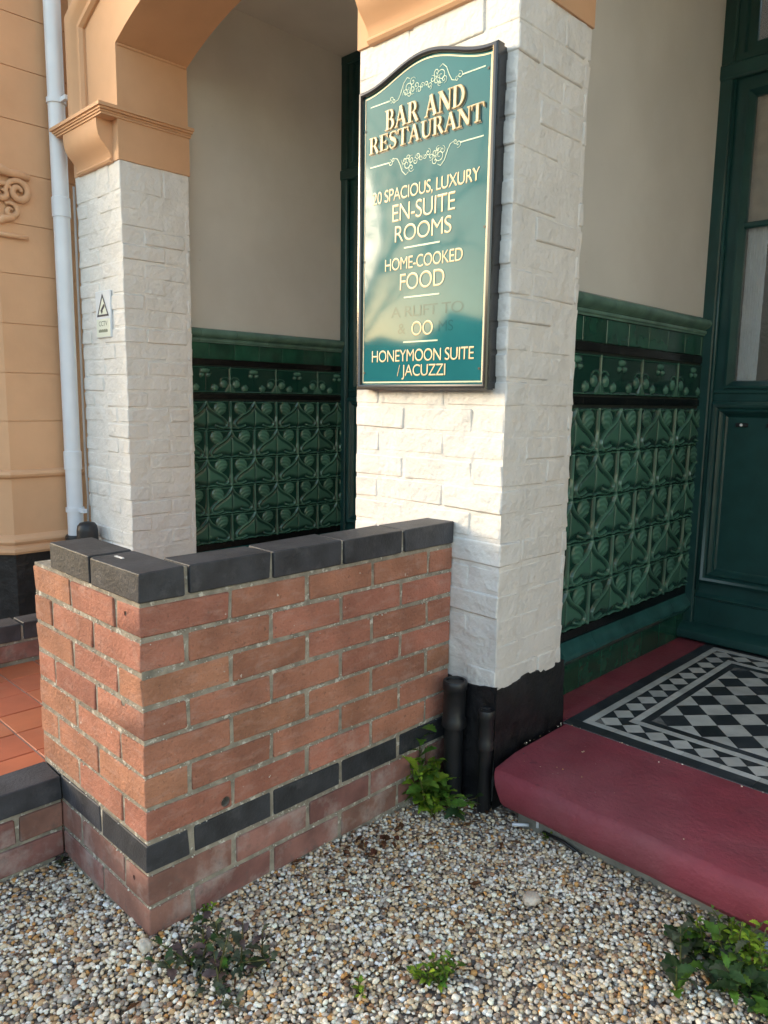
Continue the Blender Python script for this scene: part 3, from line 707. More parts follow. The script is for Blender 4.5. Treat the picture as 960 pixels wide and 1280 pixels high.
for (a, b), (c, d) in zip(top[:-1], top[1:]): cbm.add([(a,b,-.05),(c,d,-.05),(c,d,.047),(a,b,.047),(a,b+.05,.047),(c,d+.05,.047)], [(0,1,2,3),(3,2,5,4)])
cbm.add([(.285,.9795,-.05),(.285,1.2,-.05),(.285,1.2,.047),(.285,.9795,.047)], [(0,3,2,1)])
cbm.build('step_base', m_conc, floor)
# mosaic
mz = FZ + .0015
MB().box(.20, 1.79, 1.345, 2.526, FZ-.002, mz).build('mosaic_bed', m_fgrout, floor)
mos = floor
def ftile(name, poly, mt): return MB().prism(poly, 2, 0, .0022).mesh(name, mt)
def rect_tiles(x0, x1, y0, y1, mt, horiz, l):
    n = max(1, round(((x1-x0) if horiz else (y1-y0))/l)); 
    if horiz: dl = (x1-x0)/n; me = ftile('tile', [(.0006,.0006),(dl-.0006,.0006),(dl-.0006,y1-y0-.0006),(.0006,y1-y0-.0006)], mt)
    else: dl = (y1-y0)/n; me = ftile('tile', [(.0006,.0006),(x1-x0-.0006,.0006),(x1-x0-.0006,dl-.0006),(.0006,dl-.0006)], mt)
    for i in range(n): place('tile', me, (x0 + (dl*i if horiz else 0), y0 + (0 if horiz else dl*i), mz + random.uniform(-.0002,.0002)), mos)
XB = [.20, .243, .269, .347, .372, .397]; XE = [1.79, 1.747, 1.721, 1.643, 1.618, 1.593]
YA = [1.345, 1.392, 1.420, 1.502, 1.530, 1.559]; YE = [2.526, 2.478, 2.444, 2.356, 2.325, 2.292]
for k, mt, l in ((0, m_tb, .15), (1, m_tw, .11), (3, m_tw, .11), (4, m_tb, .11)):
    rect_tiles(XB[k], XE[k], YA[k], YA[k+1], mt, True, l); rect_tiles(XB[k], XE[k], YE[k+1], YE[k], mt, True, l)
    rect_tiles(XB[k], XB[k+1], YA[k+1], YE[k+1], mt, False, l); rect_tiles(XE[k+1], XE[k], YA[k+1], YE[k+1], mt, False, l)
def dia(a, b, s=.0008): return [(-a/2+s, 0), (0, -b/2+s), (a/2-s, 0), (0, b/2-s)]
# border strip: white diamonds with black triangles between
px_, py_ = (1.682-.308)/18, (2.400-1.461)/11
ctrs = [(.308 + px_*i, 1.461) for i in range(19)] + [(.308 + px_*i, 2.400) for i in range(19)] + [(.308, 1.461 + py_*j) for j in range(1, 11)] + [(1.682, 1.461 + py_*j) for j in range(1, 11)]
dm = ftile('tile', dia(px_, .081), m_tw)
for c in ctrs: place('tile', dm, (*c, mz + random.uniform(-.0003,.0002)), mos)
a, b = px_, .0405
tri_h = {s: ftile('tile', [(-a/2+.001, s*(b-.0008)), (a/2-.001, s*(b-.0008)), (0, s*.001)], m_tb) for s in (1, -1)}
b2 = .039
tri_v = {s: ftile('tile', [(s*(b2-.0008), -py_/2+.001), (s*(b2-.0008), py_/2-.001), (s*.001, 0)], m_tb) for s in (1, -1)}
for yy in (1.461, 2.400):
    for i in range(18):
        for s in (1, -1): place('tile', tri_h[s], (.308 + px_*(i+.5), yy, mz), mos)
for xx in (.308, 1.682):
    for j in range(11):
        for s in (1, -1): place('tile', tri_v[s], (xx, 1.461 + py_*(j+.5), mz), mos)
# centre: black diamonds, white between
cx0, cy0, nx_, ny_ = .397, 1.559, 11, 6; ax, ay = (1.593-.397)/11, (2.292-1.559)/6
dbk = ftile('tile', dia(ax, ay), m_tb); dwh = ftile('tile', dia(ax, ay), m_tw)
for i in range(nx_):
    for j in range(ny_): place('tile', dbk, (cx0 + ax*(i+.5), cy0 + ay*(j+.5), mz + random.uniform(-.0003,.0002)), mos)
for i in range(1, nx_):
    for j in range(1, ny_): place('tile', dwh, (cx0 + ax*i, cy0 + ay*j, mz + random.uniform(-.0003,.0002)), mos)
th = {s: ftile('tile', [(-ax/2+.001, s*.0006), (ax/2-.001, s*.0006), (0, s*(ay/2-.001))], m_tw) for s in (1, -1)}
tv = {s: ftile('tile', [(s*.0006, -ay/2+.001), (s*.0006, ay/2-.001), (s*(ax/2-.001), 0)], m_tw) for s in (1, -1)}
for i in range(1, nx_): place('tile', th[1], (cx0+ax*i, cy0, mz), mos); place('tile', th[-1], (cx0+ax*i, 2.292, mz), mos)
for j in range(1, ny_): place('tile', tv[1], (cx0, cy0+ay*j, mz), mos); place('tile', tv[-1], (1.593, cy0+ay*j, mz), mos)

# ------------------------------------------------------------------ doors
def raised_frame(mb, x0, x1, z0, z1, steps, y):
    """mitred moulding round an opening; steps = [(inset, y offset)], runs inwards"""
    for (i0, o0), (i1, o1) in zip(steps[:-1], steps[1:]):
        A = [(x0+i0, y+o0, z0+i0), (x1-i0, y+o0, z0+i0), (x1-i0, y+o0, z1-i0), (x0+i0, y+o0, z1-i0)]
        B = [(x0+i1, y+o1, z0+i1), (x1-i1, y+o1, z0+i1), (x1-i1, y+o1, z1-i1), (x0+i1, y+o1, z1-i1)]
        mb.add(A + B, [(k, (k+1) % 4, 4+(k+1) % 4, 4+k) for k in range(4)])
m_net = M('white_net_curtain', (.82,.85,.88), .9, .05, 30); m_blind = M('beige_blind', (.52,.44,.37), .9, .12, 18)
def door_set(label, xl, xr, yd, zb, posts, curtain=False):
    r = thing('panelled_door', ((xl+xr)/2, yd, zb), label, 'door'); YF = yd
    fr = MB(); fr.bbox(xl, xr, YF-.010, YF+.10, zb+1.0, zb+1.0, .0) if False else None
    for a, b in posts:
        MB().bbox(a, b, YF-.004, YF+.10, zb+.0, 3.14, .006).build('post', m_door, r)
        MB().tube([(b+.006, YF+.006, zb+.22), (b+.006, YF+.006, 2.46)], .008, 8).build('bead', m_door, r, smooth=True)
    MB().bbox(xl, xr, YF-.012, YF+.09, 2.462, 2.524, .008).build('transom', m_door, r)
    si = MB().prism([(YF+.09, zb-.002), (YF-.040, zb+.004), (YF-.052, zb+.012), (YF-.058, zb+.028), (YF-.054, zb+.046), (YF-.040, zb+.058), (YF-.012, zb+.072), (YF+.09, zb+.078)], 0, xl, xr)
    si.build('sill', m_door, r, auto=35)
    for (a, b), (c, d) in zip(posts[:-1], posts[1:]):
        x0, x1 = b, c; lf = MB()
        st = .066
        lf = MB(); lf.box(x0, x0+st, YF+.02, YF+.07, zb+.06, 2.462); lf.box(x1-st, x1, YF+.02, YF+.07, zb+.06, 2.462)
        lf.box(x0+st, x1-st, YF+.0205, YF+.07, zb+.06, .418); lf.box(x0+st, x1-st, YF+.0205, YF+.07, 1.188, 1.262); lf.box(x0+st, x1-st, YF+.0205, YF+.07, 2.405, 2.462)
        leaf = lf.build('door_leaf', m_door, r)
        w_ = MB().prism([(YF+.0206, .340), (YF+.008, .345), (YF+.006, .352), (YF+.0206, .365)], 0, x0+.002, x1-.002); w_.build('weather_bar', m_door, leaf)
        MB().bbox(x0+.001, x1-.001, YF+.012, YF+.024, 1.226, 1.242, .004).build('lock_rail_bead', m_door, leaf)
        pm = MB(); pt = [(-.006,.021), (-.004,.004), (.008,-.004), (.018,.002), (.026,.012), (.034,.006), (.042,.014), (.054,.030), (.062,.036)]
        raised_frame(pm, x0+.012, x1-.012, .418, 1.188, pt, YF); pm.build('panel_moulding', m_door, leaf, auto=45)
        MB().bbox(x0+.05, x1-.05, YF+.035, YF+.05, .46, 1.15, .002).build('panel', m_door, leaf)
        gm = MB(); raised_frame(gm, x0+st-.016, x1-st+.016, 1.262-.016, 2.405+.016, [(0,.021), (.002,.010), (.012,.008), (.020,.020), (.030,.034), (.034,.05)], YF); gm.build('glazing_bead', m_door, leaf, auto=45)
        MB().bbox(x0+st-.005, x1-st+.005, YF+.026, YF+.056, 1.886, 1.910, .006).build('glazing_bar', m_door, leaf)
        MB().box(x0+st, x1-st, YF+.042, YF+.047, 1.265, 1.888).build('pane', m_glass, leaf); MB().box(x0+st, x1-st, YF+.042, YF+.047, 1.908, 2.402).build('pane', m_glass, leaf)
        MB().box(x0+st, x1-st, YF+.042, YF+.047, 2.56, 3.1).build('pane', m_glass, r)
        tf = MB(); raised_frame(tf, x0+.0, x1-.0, 2.526, 3.13, [(0,.02), (.0,.01), (.03,.012), (.035,.03), (.068,.034), (.07,.05)], YF); tf.build('transom_light_frame', m_door, r, auto=45)
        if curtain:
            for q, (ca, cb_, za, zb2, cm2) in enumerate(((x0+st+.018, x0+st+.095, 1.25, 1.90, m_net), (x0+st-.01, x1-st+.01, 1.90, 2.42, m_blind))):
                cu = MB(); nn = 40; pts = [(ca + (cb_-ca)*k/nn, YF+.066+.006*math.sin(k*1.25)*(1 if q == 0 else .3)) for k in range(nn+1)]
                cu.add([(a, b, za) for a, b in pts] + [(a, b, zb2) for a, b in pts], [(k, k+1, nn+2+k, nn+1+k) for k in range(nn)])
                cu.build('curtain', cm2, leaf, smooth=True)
    MB().bbox(xl, xr, YF-.006, YF+.1, 3.10, 3.148, .004).build('head', m_door, r)
    return r
YD = 2.54
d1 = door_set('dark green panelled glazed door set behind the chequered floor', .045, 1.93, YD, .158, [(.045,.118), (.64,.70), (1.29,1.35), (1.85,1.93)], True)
for x in (.25, .37):
    h = MB().bbox(x-.024, x+.024, YD+.022, YD+.037, 1.090, 1.106, .003).build('notice_bracket', m_bplastic, d1)
    MB().tube([(x, YD+.024, 1.098), (x, YD+.019, 1.098)], .006, 12).build('cap', m_steel, h)
d2 = door_set('dark green panelled door deep in the far left porch', -2.15, -.33, 2.46, .19, [(-2.15,-2.06), (-1.55,-1.49), (-.98,-.92), (-.42,-.33)])
kind(MB().box(-2.5, 2.4, 3.6, 3.7, -.05, 3.3).build('inner_hall_wall', m_dark), 'structure')

# ------------------------------------------------------------------ hotel sign
YS = .967
sg = thing('hotel_sign', (-.12, 1.0, 1.21), 'teal hotel sign with cream lettering and serpentine top on the pillar', 'sign')
def sign_top(x):
    # serpentine top, x from -.376 to .137 -> symmetrical about -.12
    u = abs(x + .1195) / .2565
    return 2.092 + .050 * (.5 + .5 * math.cos(math.pi * min(1, u / .93)))
def outline(i):
    x0, x1 = -.376 + i, .137 - i; n = 40
    return [(x0, 1.210 + i)] + [(x1 + 0, 1.210 + i)] + [(x1 - (x1-x0)*k/n, sign_top(x1 - (x1-x0)*k/n) - i) for k in range(n+1)]
MB().prism(outline(.004), 1, YS+.010, 1.012).build('backing', m_frame, sg)
bd = MB().prism(outline(.012), 1, YS, YS+.012).build('board', m_teal, sg)
fm = MB(); pr_ = [(0.,.022), (0.,-.006), (.003,-.010), (.010,-.011), (.015,-.008), (.017,.001)]; 
ols = [outline(i) for i, _ in pr_]; m = len(ols[0])
for k in range(len(pr_)-1):
    fm.add([(x, YS + pr_[k][1], z) for x, z in ols[k]] + [(x, YS + pr_[k+1][1], z) for x, z in ols[k+1]], [(i, (i+1) % m, m + (i+1) % m, m + i) for i in range(m)])
fm.build('frame', m_frame, sg, auto=45)
ln = MB(); a, b = outline(.0205), outline(.0245); m = len(a)
ln.add([(x, YS-.0008, z) for x, z in a] + [(x, YS-.0008, z) for x, z in b], [(i, (i+1) % m, m + (i+1) % m, m + i) for i in range(m)])
ln.build('border_line', m_cream, bd)
def text_pts(body, thin=0.):
    cu = bpy.data.curves.new('t', 'FONT'); cu.body = body; cu.size = 1; cu.extrude = 0; cu.resolution_u = 6; cu.offset = thin; cu.space_character = .92
    o = bpy.data.objects.new('t', cu); C.objects.link(o); bpy.context.view_layer.update()
    dg = bpy.context.evaluated_depsgraph_get(); me = bpy.data.meshes.new_from_object(o.evaluated_get(dg))
    V = [tuple(v.co) for v in me.vertices]; F = [tuple(p.vertices) for p in me.polygons]
    bpy.data.objects.remove(o); bpy.data.curves.remove(cu); bpy.data.meshes.remove(me); return V, F
def letter(body, x0, x1, z0, z1, mt, y, parent, dx=0, dz=0, thin=0., name='lettering'):
    V, F = text_pts(body, thin); X_ = [v[0] for v in V]; Y_ = [v[1] for v in V]; xa, xb, ya, yb = min(X_), max(X_), max(0, min(Y_)) if ',' not in body and 'J' not in body and '/' not in body else 0, max(Y_)
    yb = .73 if '/' in body else yb
    mb = MB(); mb.add([(x0 + (v[0]-xa)/(xb-xa)*(x1-x0) + dx, y, z0 + (v[1]-ya)/(yb-ya)*(z1-z0) + dz) for v in V], F)
    return mb.build(name, mt, parent)
def gilt(body, x0, x1, z0, z1):
    letter(body, x0, x1, z0, z1, m_gold, YS-.0010, sg, -.0012, -.0014, thin=-.006, name='lettering_edge')
    letter(body, x0, x1, z0, z1, m_cream, YS-.0016, sg, thin=-.018)
gilt('20 SPACIOUS, LUXURY', -.317, .087, 1.763, 1.797)
gilt('EN-SUITE', -.233, .005, 1.702, 1.750); gilt('ROOMS', -.222, -.006, 1.643, 1.688)
gilt('HOME-COOKED', -.261, .037, 1.563, 1.597); gilt('FOOD', -.198, -.027, 1.503, 1.549)
letter('A RLIFT TO', -.235, .044, 1.424, 1.455, m_ghost, YS-.0006, sg, name='faded_lettering'); letter('MS', -.045, .009, 1.375, 1.405, m_ghost, YS-.0006, sg, name='faded_lettering')
letter('&', -.205, -.175, 1.375, 1.405, m_ghost, YS-.0006, sg, name='faded_lettering')
gilt('OO', -.148, -.066, 1.369, 1.409); gilt('HONEYMOON SUITE', -.313, .086, 1.295, 1.329); gilt('/ JACUZZI', -.204, -.015, 1.252, 1.287)
for z, a, b in ((1.622,-.185,-.048), (1.480,-.182,-.045), (1.3505,-.182,-.047)): MB().box(a, b, YS-.0012, YS, z-.0022, z+.0022).build('rule_line', m_pale, sg)
m_heading = M('worn_gold_lettering', (.66,.56,.36), .4, .2, 90)
# serif capitals drawn stroke by stroke
def serif(ch):
    """list of strokes (points, widths) in a unit-high box, and the advance"""
    T, t = .20, .065; s = []
    def st(p, w_): s.append((p, w_))
    def bowl(cx, cz, rx, rz, w_max, a0=-90, a1=90, n=14):
        pts = []; ws = []
        for k in range(n+1):
            a = R(a0 + (a1-a0)*k/n); pts.append((cx + rx*math.cos(a), cz + rz*math.sin(a))); ws.append(t + (w_max-t)*abs(math.cos(a))**1.3)
        st(pts, ws)
    def ser(x, z, l): st([(x-l, z), (x+l, z)], .045)
    if ch == 'B': st([(.2,0),(.2,1)], T); ser(.18,.022,.18); ser(.18,.978,.18); st([(.2,.03),(.36,.03)], t); st([(.2,.52),(.36,.52)], t); st([(.2,.97),(.34,.97)], t); bowl(.36,.745,.20,.225,.18); bowl(.38,.275,.24,.245,.19); w_ = .76
    elif ch == 'R': st([(.2,0),(.2,1)], T); ser(.2,.022,.2); ser(.18,.978,.18); st([(.2,.48),(.36,.48)], t); st([(.2,.97),(.36,.97)], t); bowl(.38,.725,.20,.245,.18); st([(.42,.50),(.55,.28),(.70,.03),(.80,.02)], [.14,.19,.18,.06]); w_ = .84
    elif ch == 'D': st([(.2,0),(.2,1)], T); ser(.18,.022,.18); ser(.18,.978,.18); st([(.2,.03),(.36,.03)], t); st([(.2,.97),(.36,.97)], t); bowl(.36,.5,.36,.47,.20); w_ = .86
    elif ch == 'E': st([(.2,0),(.2,1)], T); ser(.18,.022,.18); ser(.18,.978,.18); st([(.2,.03),(.66,.03)], t); st([(.2,.97),(.62,.97)], t); st([(.2,.51),(.5,.51)], t); st([(.64,.02),(.68,.26)], [.09,.03]); st([(.6,.98),(.63,.76)], [.09,.03]); st([(.5,.40),(.5,.62)], .06); w_ = .74
    elif ch == 'T': st([(.4,0),(.4,1)], T); ser(.4,.022,.2); st([(.02,.97),(.78,.97)], t); st([(.04,.98),(.0,.72)], [.1,.03]); st([(.76,.98),(.8,.72)], [.1,.03]); w_ = .84
    elif ch == 'A': st([(.10,.0),(.40,1)], .08); st([(.72,.0),(.40,1.0)], T*1.05); st([(.2,.33),(.62,.33)], t); ser(.1,.022,.12); ser(.73,.022,.19); w_ = .90
    elif ch == 'N': st([(.14,0),(.14,1)], .08); st([(.76,0),(.76,1)], .08); st([(.16,.96),(.74,.06)], T*1.1); ser(.14,.022,.14); ser(.1,.978,.12); ser(.76,.978,.14); w_ = .92
    elif ch == 'U': st([(.2,1),(.2,.34),(.24,.16),(.34,.06),(.46,.03),(.58,.07),(.66,.18),(.69,.34),(.69,1)], [T,T,.19,.15,.1,.08,.08,.08,.08]); ser(.2,.978,.2); ser(.69,.978,.14); w_ = .86
    elif ch == 'S':
        st([(.60,.74),(.59,.88),(.48,.965),(.34,.97),(.2,.91),(.14,.77),(.2,.64),(.36,.53),(.52,.42),(.58,.27),(.52,.11),(.38,.03),(.24,.035),(.13,.12),(.10,.28)], [.03,.08,.07,.07,.12,.17,.19,.21,.19,.17,.13,.07,.07,.08,.03]); w_ = .72
    else: w_ = .4
    return s, w_
def serif_line(text, x0, x1, z0, z1, mt, y, name, grow=0, dx=0, dz=0):
    L_ = []; x = 0
    for ch in text: s, w_ = serif(ch); L_ += [([(x+a, b) for a, b in p], ww) for p, ww in s]; x += w_
    kx = (x1-x0)/x; kz = z1-z0; mb = MB()
    for q, (p, ww) in enumerate(L_):
        p2 = [(x0 + a*kx + dx, z0 + b*kz + dz) for a, b in p]; ww = ww if isinstance(ww, list) else [ww]*len(p)
        mb.ribbon(p2, [v*(kx+kz)/2 + grow for v in ww], y - .00003*q, .0004)
    return mb.build(name, mt, sg)
for tx, b in (('BAR AND', (-.268, .034, 1.963, 2.018)), ('RESTAURANT', (-.333, .099, 1.909, 1.955))):
    serif_line(tx, *b, m_lshadow, YS-.0008, 'lettering_shadow', .002, .003, -.003)
    serif_line(tx, *b, m_gold, YS-.0030, 'lettering_edge', .002)
    serif_line(tx, *b, m_heading, YS-.0052, 'lettering', -.0016)
# scrollwork
def scroll(zc, flip, mt):
    mb = MB(); f = -1 if flip else 1; y = YS - .0008; k = [0]
    def rb(p, w_): mb.ribbon(p, w_, y - .00002*k[0], .0004); k[0] += 1
    def sp(cx, cz, r0, r1, a0, turns, sgn, w_=.0014, n=30):
        rb([(cx + (r0+(r1-r0)*i/n)*math.cos(a0+sgn*turns*2*math.pi*i/n), zc + f*(cz + (r0+(r1-r0)*i/n)*math.sin(a0+sgn*turns*2*math.pi*i/n))) for i in range(n+1)], [w_*(.5+.9*math.sin(math.pi*i/n)) for i in range(n+1)])
    for s_ in (-1, 1):
        c = -.118; q = lambda x: c + s_*x
        rb([(q(.214), zc), (q(.135), zc)], .0034)
        sp(q(.128), .002, .001, .010, 0, 1.3, s_); sp(q(.118), -.006, .001, .007, 2, 1.2, -s_)
        rb([(q(.112), zc - f*.008), (q(.100), zc - f*.004), (q(.090), zc + f*.012), (q(.080), zc + f*.034), (q(.066), zc + f*.046), (q(.055), zc + f*.040)], [.0012,.002,.0022,.0022,.0018,.001])
        sp(q(.062), .018, .002, .020, .6, 1.7, s_); sp(q(.072), .006, .001, .011, 1, 1.4, -s_); sp(q(.045), .030, .001, .012, 3, 1.4, s_); sp(q(.045), .008, .001, .012, 2, 1.5, -s_)
        sp(q(.030), .016, .001, .010, 0, 1.3, s_); sp(q(.020), .002, .001, .010, 1, 1.4, -s_); sp(q(.008), .010, .001, .008, 2, 1.3, s_); sp(q(.056), .0, .001, .008, 4, 1.2, s_)
    return mb.build('scrollwork', mt, sg)
scroll(2.043, False, m_pale); scroll(1.872, True, m_pale)
for x, z in ((.105, 2.035), (.108, 1.640), (.105, 1.268), (-.352, 1.98), (-.352, 1.60), (-.348, 1.262)):
    MB().tube([(x, YS+.001, z), (x, YS-.002, z)], .0036, 10).build('screw', m_screw, sg)

# camera warning plate on the far pillar
cp = thing('warning_plate', (-2.2, 1.0, 1.46), 'small white camera warning plate with triangle on the far pillar', 'sign')
MB().bbox(-2.276, -2.124, .996, 1.006, 1.460, 1.680, .002).build('plate', m_plate, cp)
MB().box(-2.270, -2.130, .9948, .9961, 1.464, 1.548).build('text_panel', m_plate_g, cp)
tr = MB(); A = [(-2.262, 1.560), (-2.138, 1.560), (-2.20, 1.668)]; B = [(-2.247, 1.569), (-2.153, 1.569), (-2.20, 1.651)]
tr.add([(x, .9945, z) for x, z in A + B], [(i, (i+1) % 3, 3+(i+1) % 3, 3+i) for i in range(3)]); tr.build('triangle_border', m_ink, cp)
tr = MB(); tr.add([(x, .9952, z) for x, z in B], [(0,1,2)]); tr.build('triangle', m_plate_g, cp)
cm_ = MB().prism([(-2.222,1.588),(-2.214,1.580),(-2.178,1.606),(-2.186,1.618)], 1, .9938, .9950); cm_.prism([(-2.218,1.576),(-2.210,1.574),(-2.200,1.584),(-2.205,1.588)], 1, .9939, .9951); cm_.build('camera_symbol', m_ink, cp)
letter('CCTV', -2.245, -2.155, 1.515, 1.538, m_ink2, .9944, cp)
sm_ = MB()
for k in range(9): sm_.box(-2.248+.0105*k, -2.240+.0105*k, .9942, .9947, 1.485, 1.497 + .003*(k % 2))
sm_.build('lettering', m_ink2, cp)

# ------------------------------------------------------------------ drain pipes at the foot of the pillar
for lab, x, y, zt, rr in (('black drain pipe with collar tight in the corner of the brick wall', .062, .956, .365, .033), ('black drain pipe against the pillar plinth near the red step', .168, .972, .30, .022)):
    r = thing('drain_pipe', (x, y, 0), lab, 'pipe')
    MB().lathe([(rr*.85,-.03),(rr*.85,zt*.62),(rr*.86,zt*.63)], x, y, 18).build('pipe', m_bplastic, r, auto=50)
    MB().lathe([(rr*.86,zt*.60),(rr*1.12,zt*.61),(rr*1.12,zt*.67),(rr,zt*.69),(rr,zt-.03),(rr*1.1,zt-.026),(rr*1.1,zt-.004),(rr,zt),(rr*.82,zt-.001),(rr*.80,zt-.006),(.001,zt-.007)], x, y, 18).build('collar', m_bplastic, r, auto=50)

# ------------------------------------------------------------------ weeds, stones, litter
def leaf_mesh(l, wd, lobes, mt, curl=.35, ser=.25):
    mb = MB(); n = 10; rows = []
    for i in range(n+1):
        t_ = i/n; w_ = wd*math.sin(math.pi*min(1, t_*.93+.05))**.8*(1 - .25*t_); w_ *= 1 + ser*(1 if i % 2 else -1)*(0 < i < n)
        z = curl*l*(math.sin(t_*2.1)*.55 - t_*t_*.55); rows.append([(t_*l, -w_, z+.22*w_), (t_*l, 0, z), (t_*l, w_, z+.22*w_)])
    vs_ = [q for r_ in rows for q in r_]
    return mb.add(vs_, [(i*3+j, (i+1)*3+j, (i+1)*3+j+1, i*3+j+1) for i in range(n) for j in range(2)]).mesh('leaf', mt, True)
def leafmat(name, col, var=.3):
    m = M(name, col, .5, var, 60, .3, 150, .001, objvar=.3, spec=.3); m.node_tree.nodes['Principled BSDF'].inputs['Subsurface Weight'].default_value = .0
    N = m.node_tree.nodes; L = m.node_tree.links; p = N['Principled BSDF']; tr_ = N.new('ShaderNodeBsdfTranslucent'); mx = N.new('ShaderNodeMixShader'); mx.inputs[0].default_value = .3
    L.new(p.inputs['Base Color'].links[0].from_socket, tr_.inputs[0]); L.new(p.outputs[0], mx.inputs[1]); L.new(tr_.outputs[0], mx.inputs[2]); L.new(mx.outputs[0], N['Material Output'].inputs[0]); return m
m_lf = leafmat('weed_leaf', (.095,.20,.030)); m_lfd = leafmat('dark_weed_leaf', (.040,.085,.030)); m_lfy = leafmat('yellow_green_leaf', (.23,.36,.035)); m_lfp = leafmat('purple_weed_leaf', (.12,.085,.085)); m_lfg = leafmat('grey_green_leaf', (.075,.095,.060)); m_lfr = leafmat('dead_leaf', (.13,.055,.03)); m_stem = leafmat('weed_stem', (.14,.14,.05))
LF = {m.name: [leaf_mesh(1, wd, 3, m, c, s) for wd, c, s in ((.30,.4,.22),(.24,.6,.3),(.36,.25,.18))] for m in (m_lf, m_lfd, m_lfy, m_lfp, m_lfg, m_lfr)}
def weed(label, x, y, stems, group='weeds growing in the gravel', z=.006):
    r = thing('weed', (x, y, z), label, 'weed', group)
    for (dx, dy, h, lean, az, leaves, mats, ll) in stems:
        base = Vector((x+dx, y+dy, z-.012)); d = Vector((math.cos(az)*math.sin(lean), math.sin(az)*math.sin(lean), math.cos(lean)))
        pts = [base + d*h*k/4 + Vector((math.cos(az), math.sin(az), -.3))*h*.25*math.sin(lean)*(k/4)**2 for k in range(5)]
        MB().tube(pts, [.0022,.002,.0018,.0014,.0008], 6).build('stem', m_stem, r, smooth=True)
        for k in range(leaves):
            t_ = (k+.6)/leaves; i = min(3, int(t_*4)); p = pts[i].lerp(pts[i+1], t_*4-i)
            mt = random.choice(mats); a = az + k*2.4 + random.uniform(-.5,.5); s = ll*random.uniform(.65,1.15)*(1.1-.35*t_)
            place('leaf', random.choice(LF[mt.name]), p, r, (random.uniform(-.4,.4), -random.uniform(-.2,.75), a), (s,s,s))
    return r
def tuft(n, rad, h, lean, leaves, mats, ll):
    return [(random.gauss(0,rad*.5), random.gauss(0,rad*.5), h*random.uniform(.55,1.1), random.uniform(.1,lean), random.uniform(0,6.28), leaves, mats, ll) for _ in range(n)]
weed('bright green leafy weed at the foot of the pillar by the drain pipes', .045, .875, tuft(6,.045,.14,.4,10,(m_lf,m_lf,m_lfy),.062) + [(-.030,-.01,.25,.10,2.5,14,(m_lf,m_lf),.075),(-.015,-.03,.21,.2,3.5,12,(m_lf,m_lfy),.07),(.01,-.03,.17,.3,5,11,(m_lf,m_lfy),.065)] + [(.05,.0,.12,.8,.2,6,(m_lf,m_lfd),.06),(.08,-.01,.13,.7,-.2,6,(m_lf,m_lfd),.06)] + tuft(5,.06,.05,1.1,6,(m_lf,m_lfy),.04) + [(-.07,-.05,.06,1.0,3.6,6,(m_lf,m_lfg),.05)])
weed('sprawling purple-grey weed in the gravel before the wall corner', .165, .055, tuft(18,.075,.11,1.4,7,(m_lfp,m_lfg,m_lfg,m_lfd),.036) + tuft(4,.05,.05,1.2,5,(m_lfg,m_lf),.03))
weed('tiny bright moss-green tuft against the wall base', .020, .125, tuft(9,.018,.035,.6,7,(m_lfy,m_lf),.016))
weed('small yellow-green seedling alone in open gravel', .507, .363, tuft(12,.03,.05,.8,7,(m_lfy,m_lf),.022))
weed('very small green seedling left of the yellow-green one', .423, .232, tuft(3,.01,.03,.7,4,(m_lf,m_lfy),.018))
weed('tiny seedling with reddish leaves in the gravel', .369, .169, tuft(3,.012,.015,1.2,4,(m_lfr,m_lfp),.022))
weed('tiny green sprout under the red step edge', .385, .975, tuft(3,.008,.025,.6,4,(m_lfy,m_lf),.016))
weed('large spreading weed with yellow-green tops in the right corner', .905, .800, [(a_+.02,b_+.06,h_,l_,z_,n_,m_2,s_) for a_,b_,h_,l_,z_,n_,m_2,s_ in tuft(26,.07,.11,.6,11,(m_lfy,m_lfy,m_lf),.024)] + tuft(22,.12,.09,1.35,8,(m_lfd,m_lfd,m_lfg,m_lf),.052))
weed('small dull green weed at the kerb foot', -.425, -.02, tuft(4,.012,.03,.8,4,(m_lfg,m_lfp),.025))
def stone(label, x, y, s, col, zs=.5, z=.004, nm='stone'):
    V, F, c = pebbles(np.array([[x, y, z]]), np.array([s]), np.array([col]), 2, np.random.default_rng(int(abs(x)*999)))
    V[:, 2] = z + (V[:, 2]-z)*zs*1.4
    return tag(place(nm, np_mesh(nm, V, F, c, m_pebble)), label, 'stone')
stone('flat cream stone lying on the gravel', .511, .705, .024, (.62,.52,.42), .5, .014)
stone('smooth cream pebble at the wall corner', .020, -.022, .020, (.66,.58,.47), .8, .016)
stone('pale blue-grey pebble beside the large weed', .965, .935, .020, (.42,.50,.62), .9, .018)
def stick(label, pts, r, mt, nm='stick'): return tag(MB().tube(pts, r, 7).build(nm, mt, None, smooth=True), label, 'litter')
stick('white plastic offcut leaning on the step base', [(.352,.975,.012),(.345,.985,.048)], .0045, m_pvc, 'plastic_offcut')
stick('white plastic offcut lying flat on the gravel', [(.295,.935,.014),(.330,.965,.015)], .0045, m_pvc, 'plastic_offcut')
stick('bent black strip along the foot of the step', [(.372,.972,.010),(.44,.965,.014),(.50,.955,.008)], .0045, m_bplastic, 'plastic_strip')
dl = thing('dead_leaves', (.08, .60, .008), 'clump of dark brown dead leaves on the gravel near the wall', 'leaves')
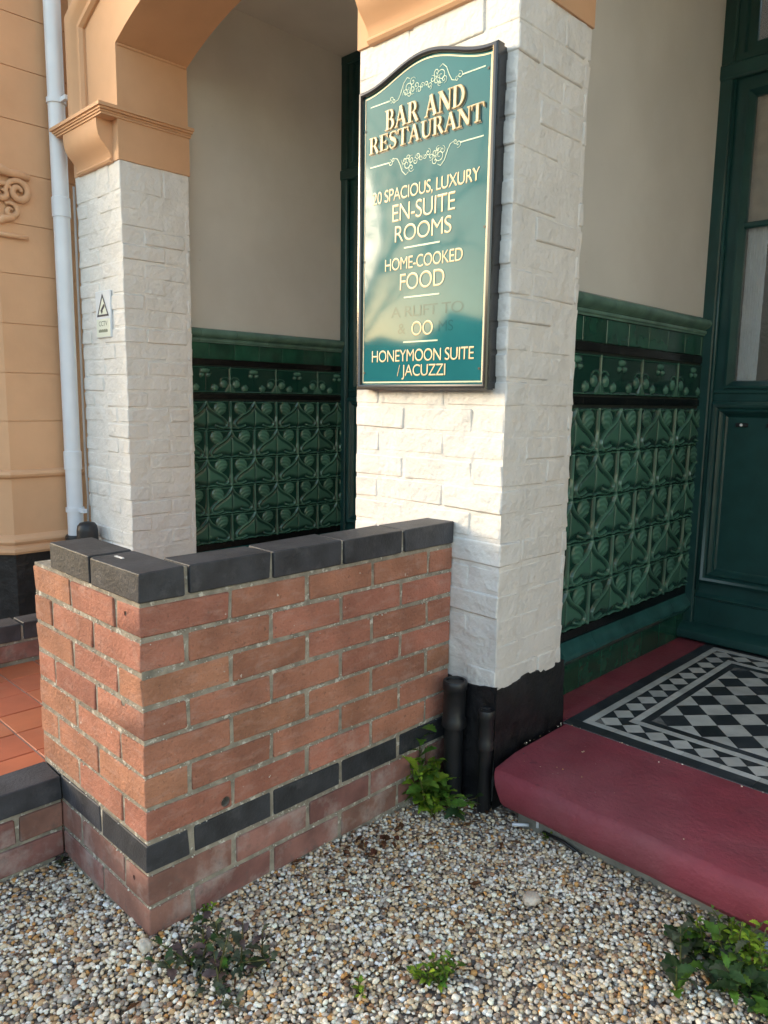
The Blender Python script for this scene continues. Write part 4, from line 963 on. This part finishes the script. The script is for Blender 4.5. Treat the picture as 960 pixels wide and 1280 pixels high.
for k in range(16):
    s = random.uniform(.02,.034); place('leaf', random.choice(LF[m_lfr.name]), (.085+random.gauss(0,.035), .60+random.gauss(0,.03), .012+random.uniform(0,.006)), dl, (random.uniform(-.5,.5), random.uniform(-.3,.3), random.uniform(0,6.28)), (s,s,s))

# grit kicked onto the step, and bits of leaf and twig between the stones
rg = np.random.default_rng(11); gp = []
for _ in range(22):
    x = rg.uniform(.24, 1.1); y = rg.choice([rg.uniform(.96, 1.05), rg.uniform(1.0, 1.34)]); gp.append((x, y, FZ + .001 - (.004 if y < 1.05 else 0)))
for _ in range(16): y = rg.uniform(1.02, 1.36); gp.append((.196 + rg.uniform(0, .012), y, FZ + .001) if y > 1.06 else (.235, 1.07, FZ + .001))
for _ in range(14): t_ = rg.random(); gp.append((.21 + .6*t_, 1.343 + rg.normal(0, .004), FZ + .002))
gp = np.array(gp); V_, F_, c_ = pebbles(gp, rg.uniform(.0009, .0030, len(gp)), np.clip(PAL[rg.choice(len(PAL), len(gp), p=PW)]*1.4, 0, .9), 1, rg)
gt = kind(place('grit', np_mesh('grit', V_, F_, c_, m_pebble)), 'stuff'); gt['label'] = 'loose grit kicked onto the red step'
lt = MB(); rl_ = random.Random(9)
for _ in range(170):
    x, y = rl_.uniform(-.4, 1.1), rl_.uniform(-.35, .97)
    if rl_.random() < .35: x, y = .08 + rl_.gauss(0, .10), .62 + rl_.gauss(0, .12)
    if rl_.random() < .2: x, y = rl_.uniform(.02, .2), .93 + rl_.gauss(0, .03)
    if not allowed(np.array([x]), np.array([y]))[0] or y > .965: continue
    a = rl_.uniform(0, 6.28); l = rl_.uniform(.006, .022); w_ = l*rl_.uniform(.1, .4); z = .011 + float(ground_z(x, y)) + rl_.uniform(0, .003); dx, dy = math.cos(a), math.sin(a)
    lt.add([(x-dx*l, y-dy*l, z), (x-dy*w_, y+dx*w_, z+.0025), (x+dx*l, y+dy*l, z+rl_.uniform(-.003,.004)), (x+dy*w_, y-dx*w_, z+.001)], [(0,1,2),(0,2,3)])
lo = kind(lt.build('leaf_litter', m_lfr), 'stuff'); lo['label'] = 'scattered brown leaf fragments among the gravel'
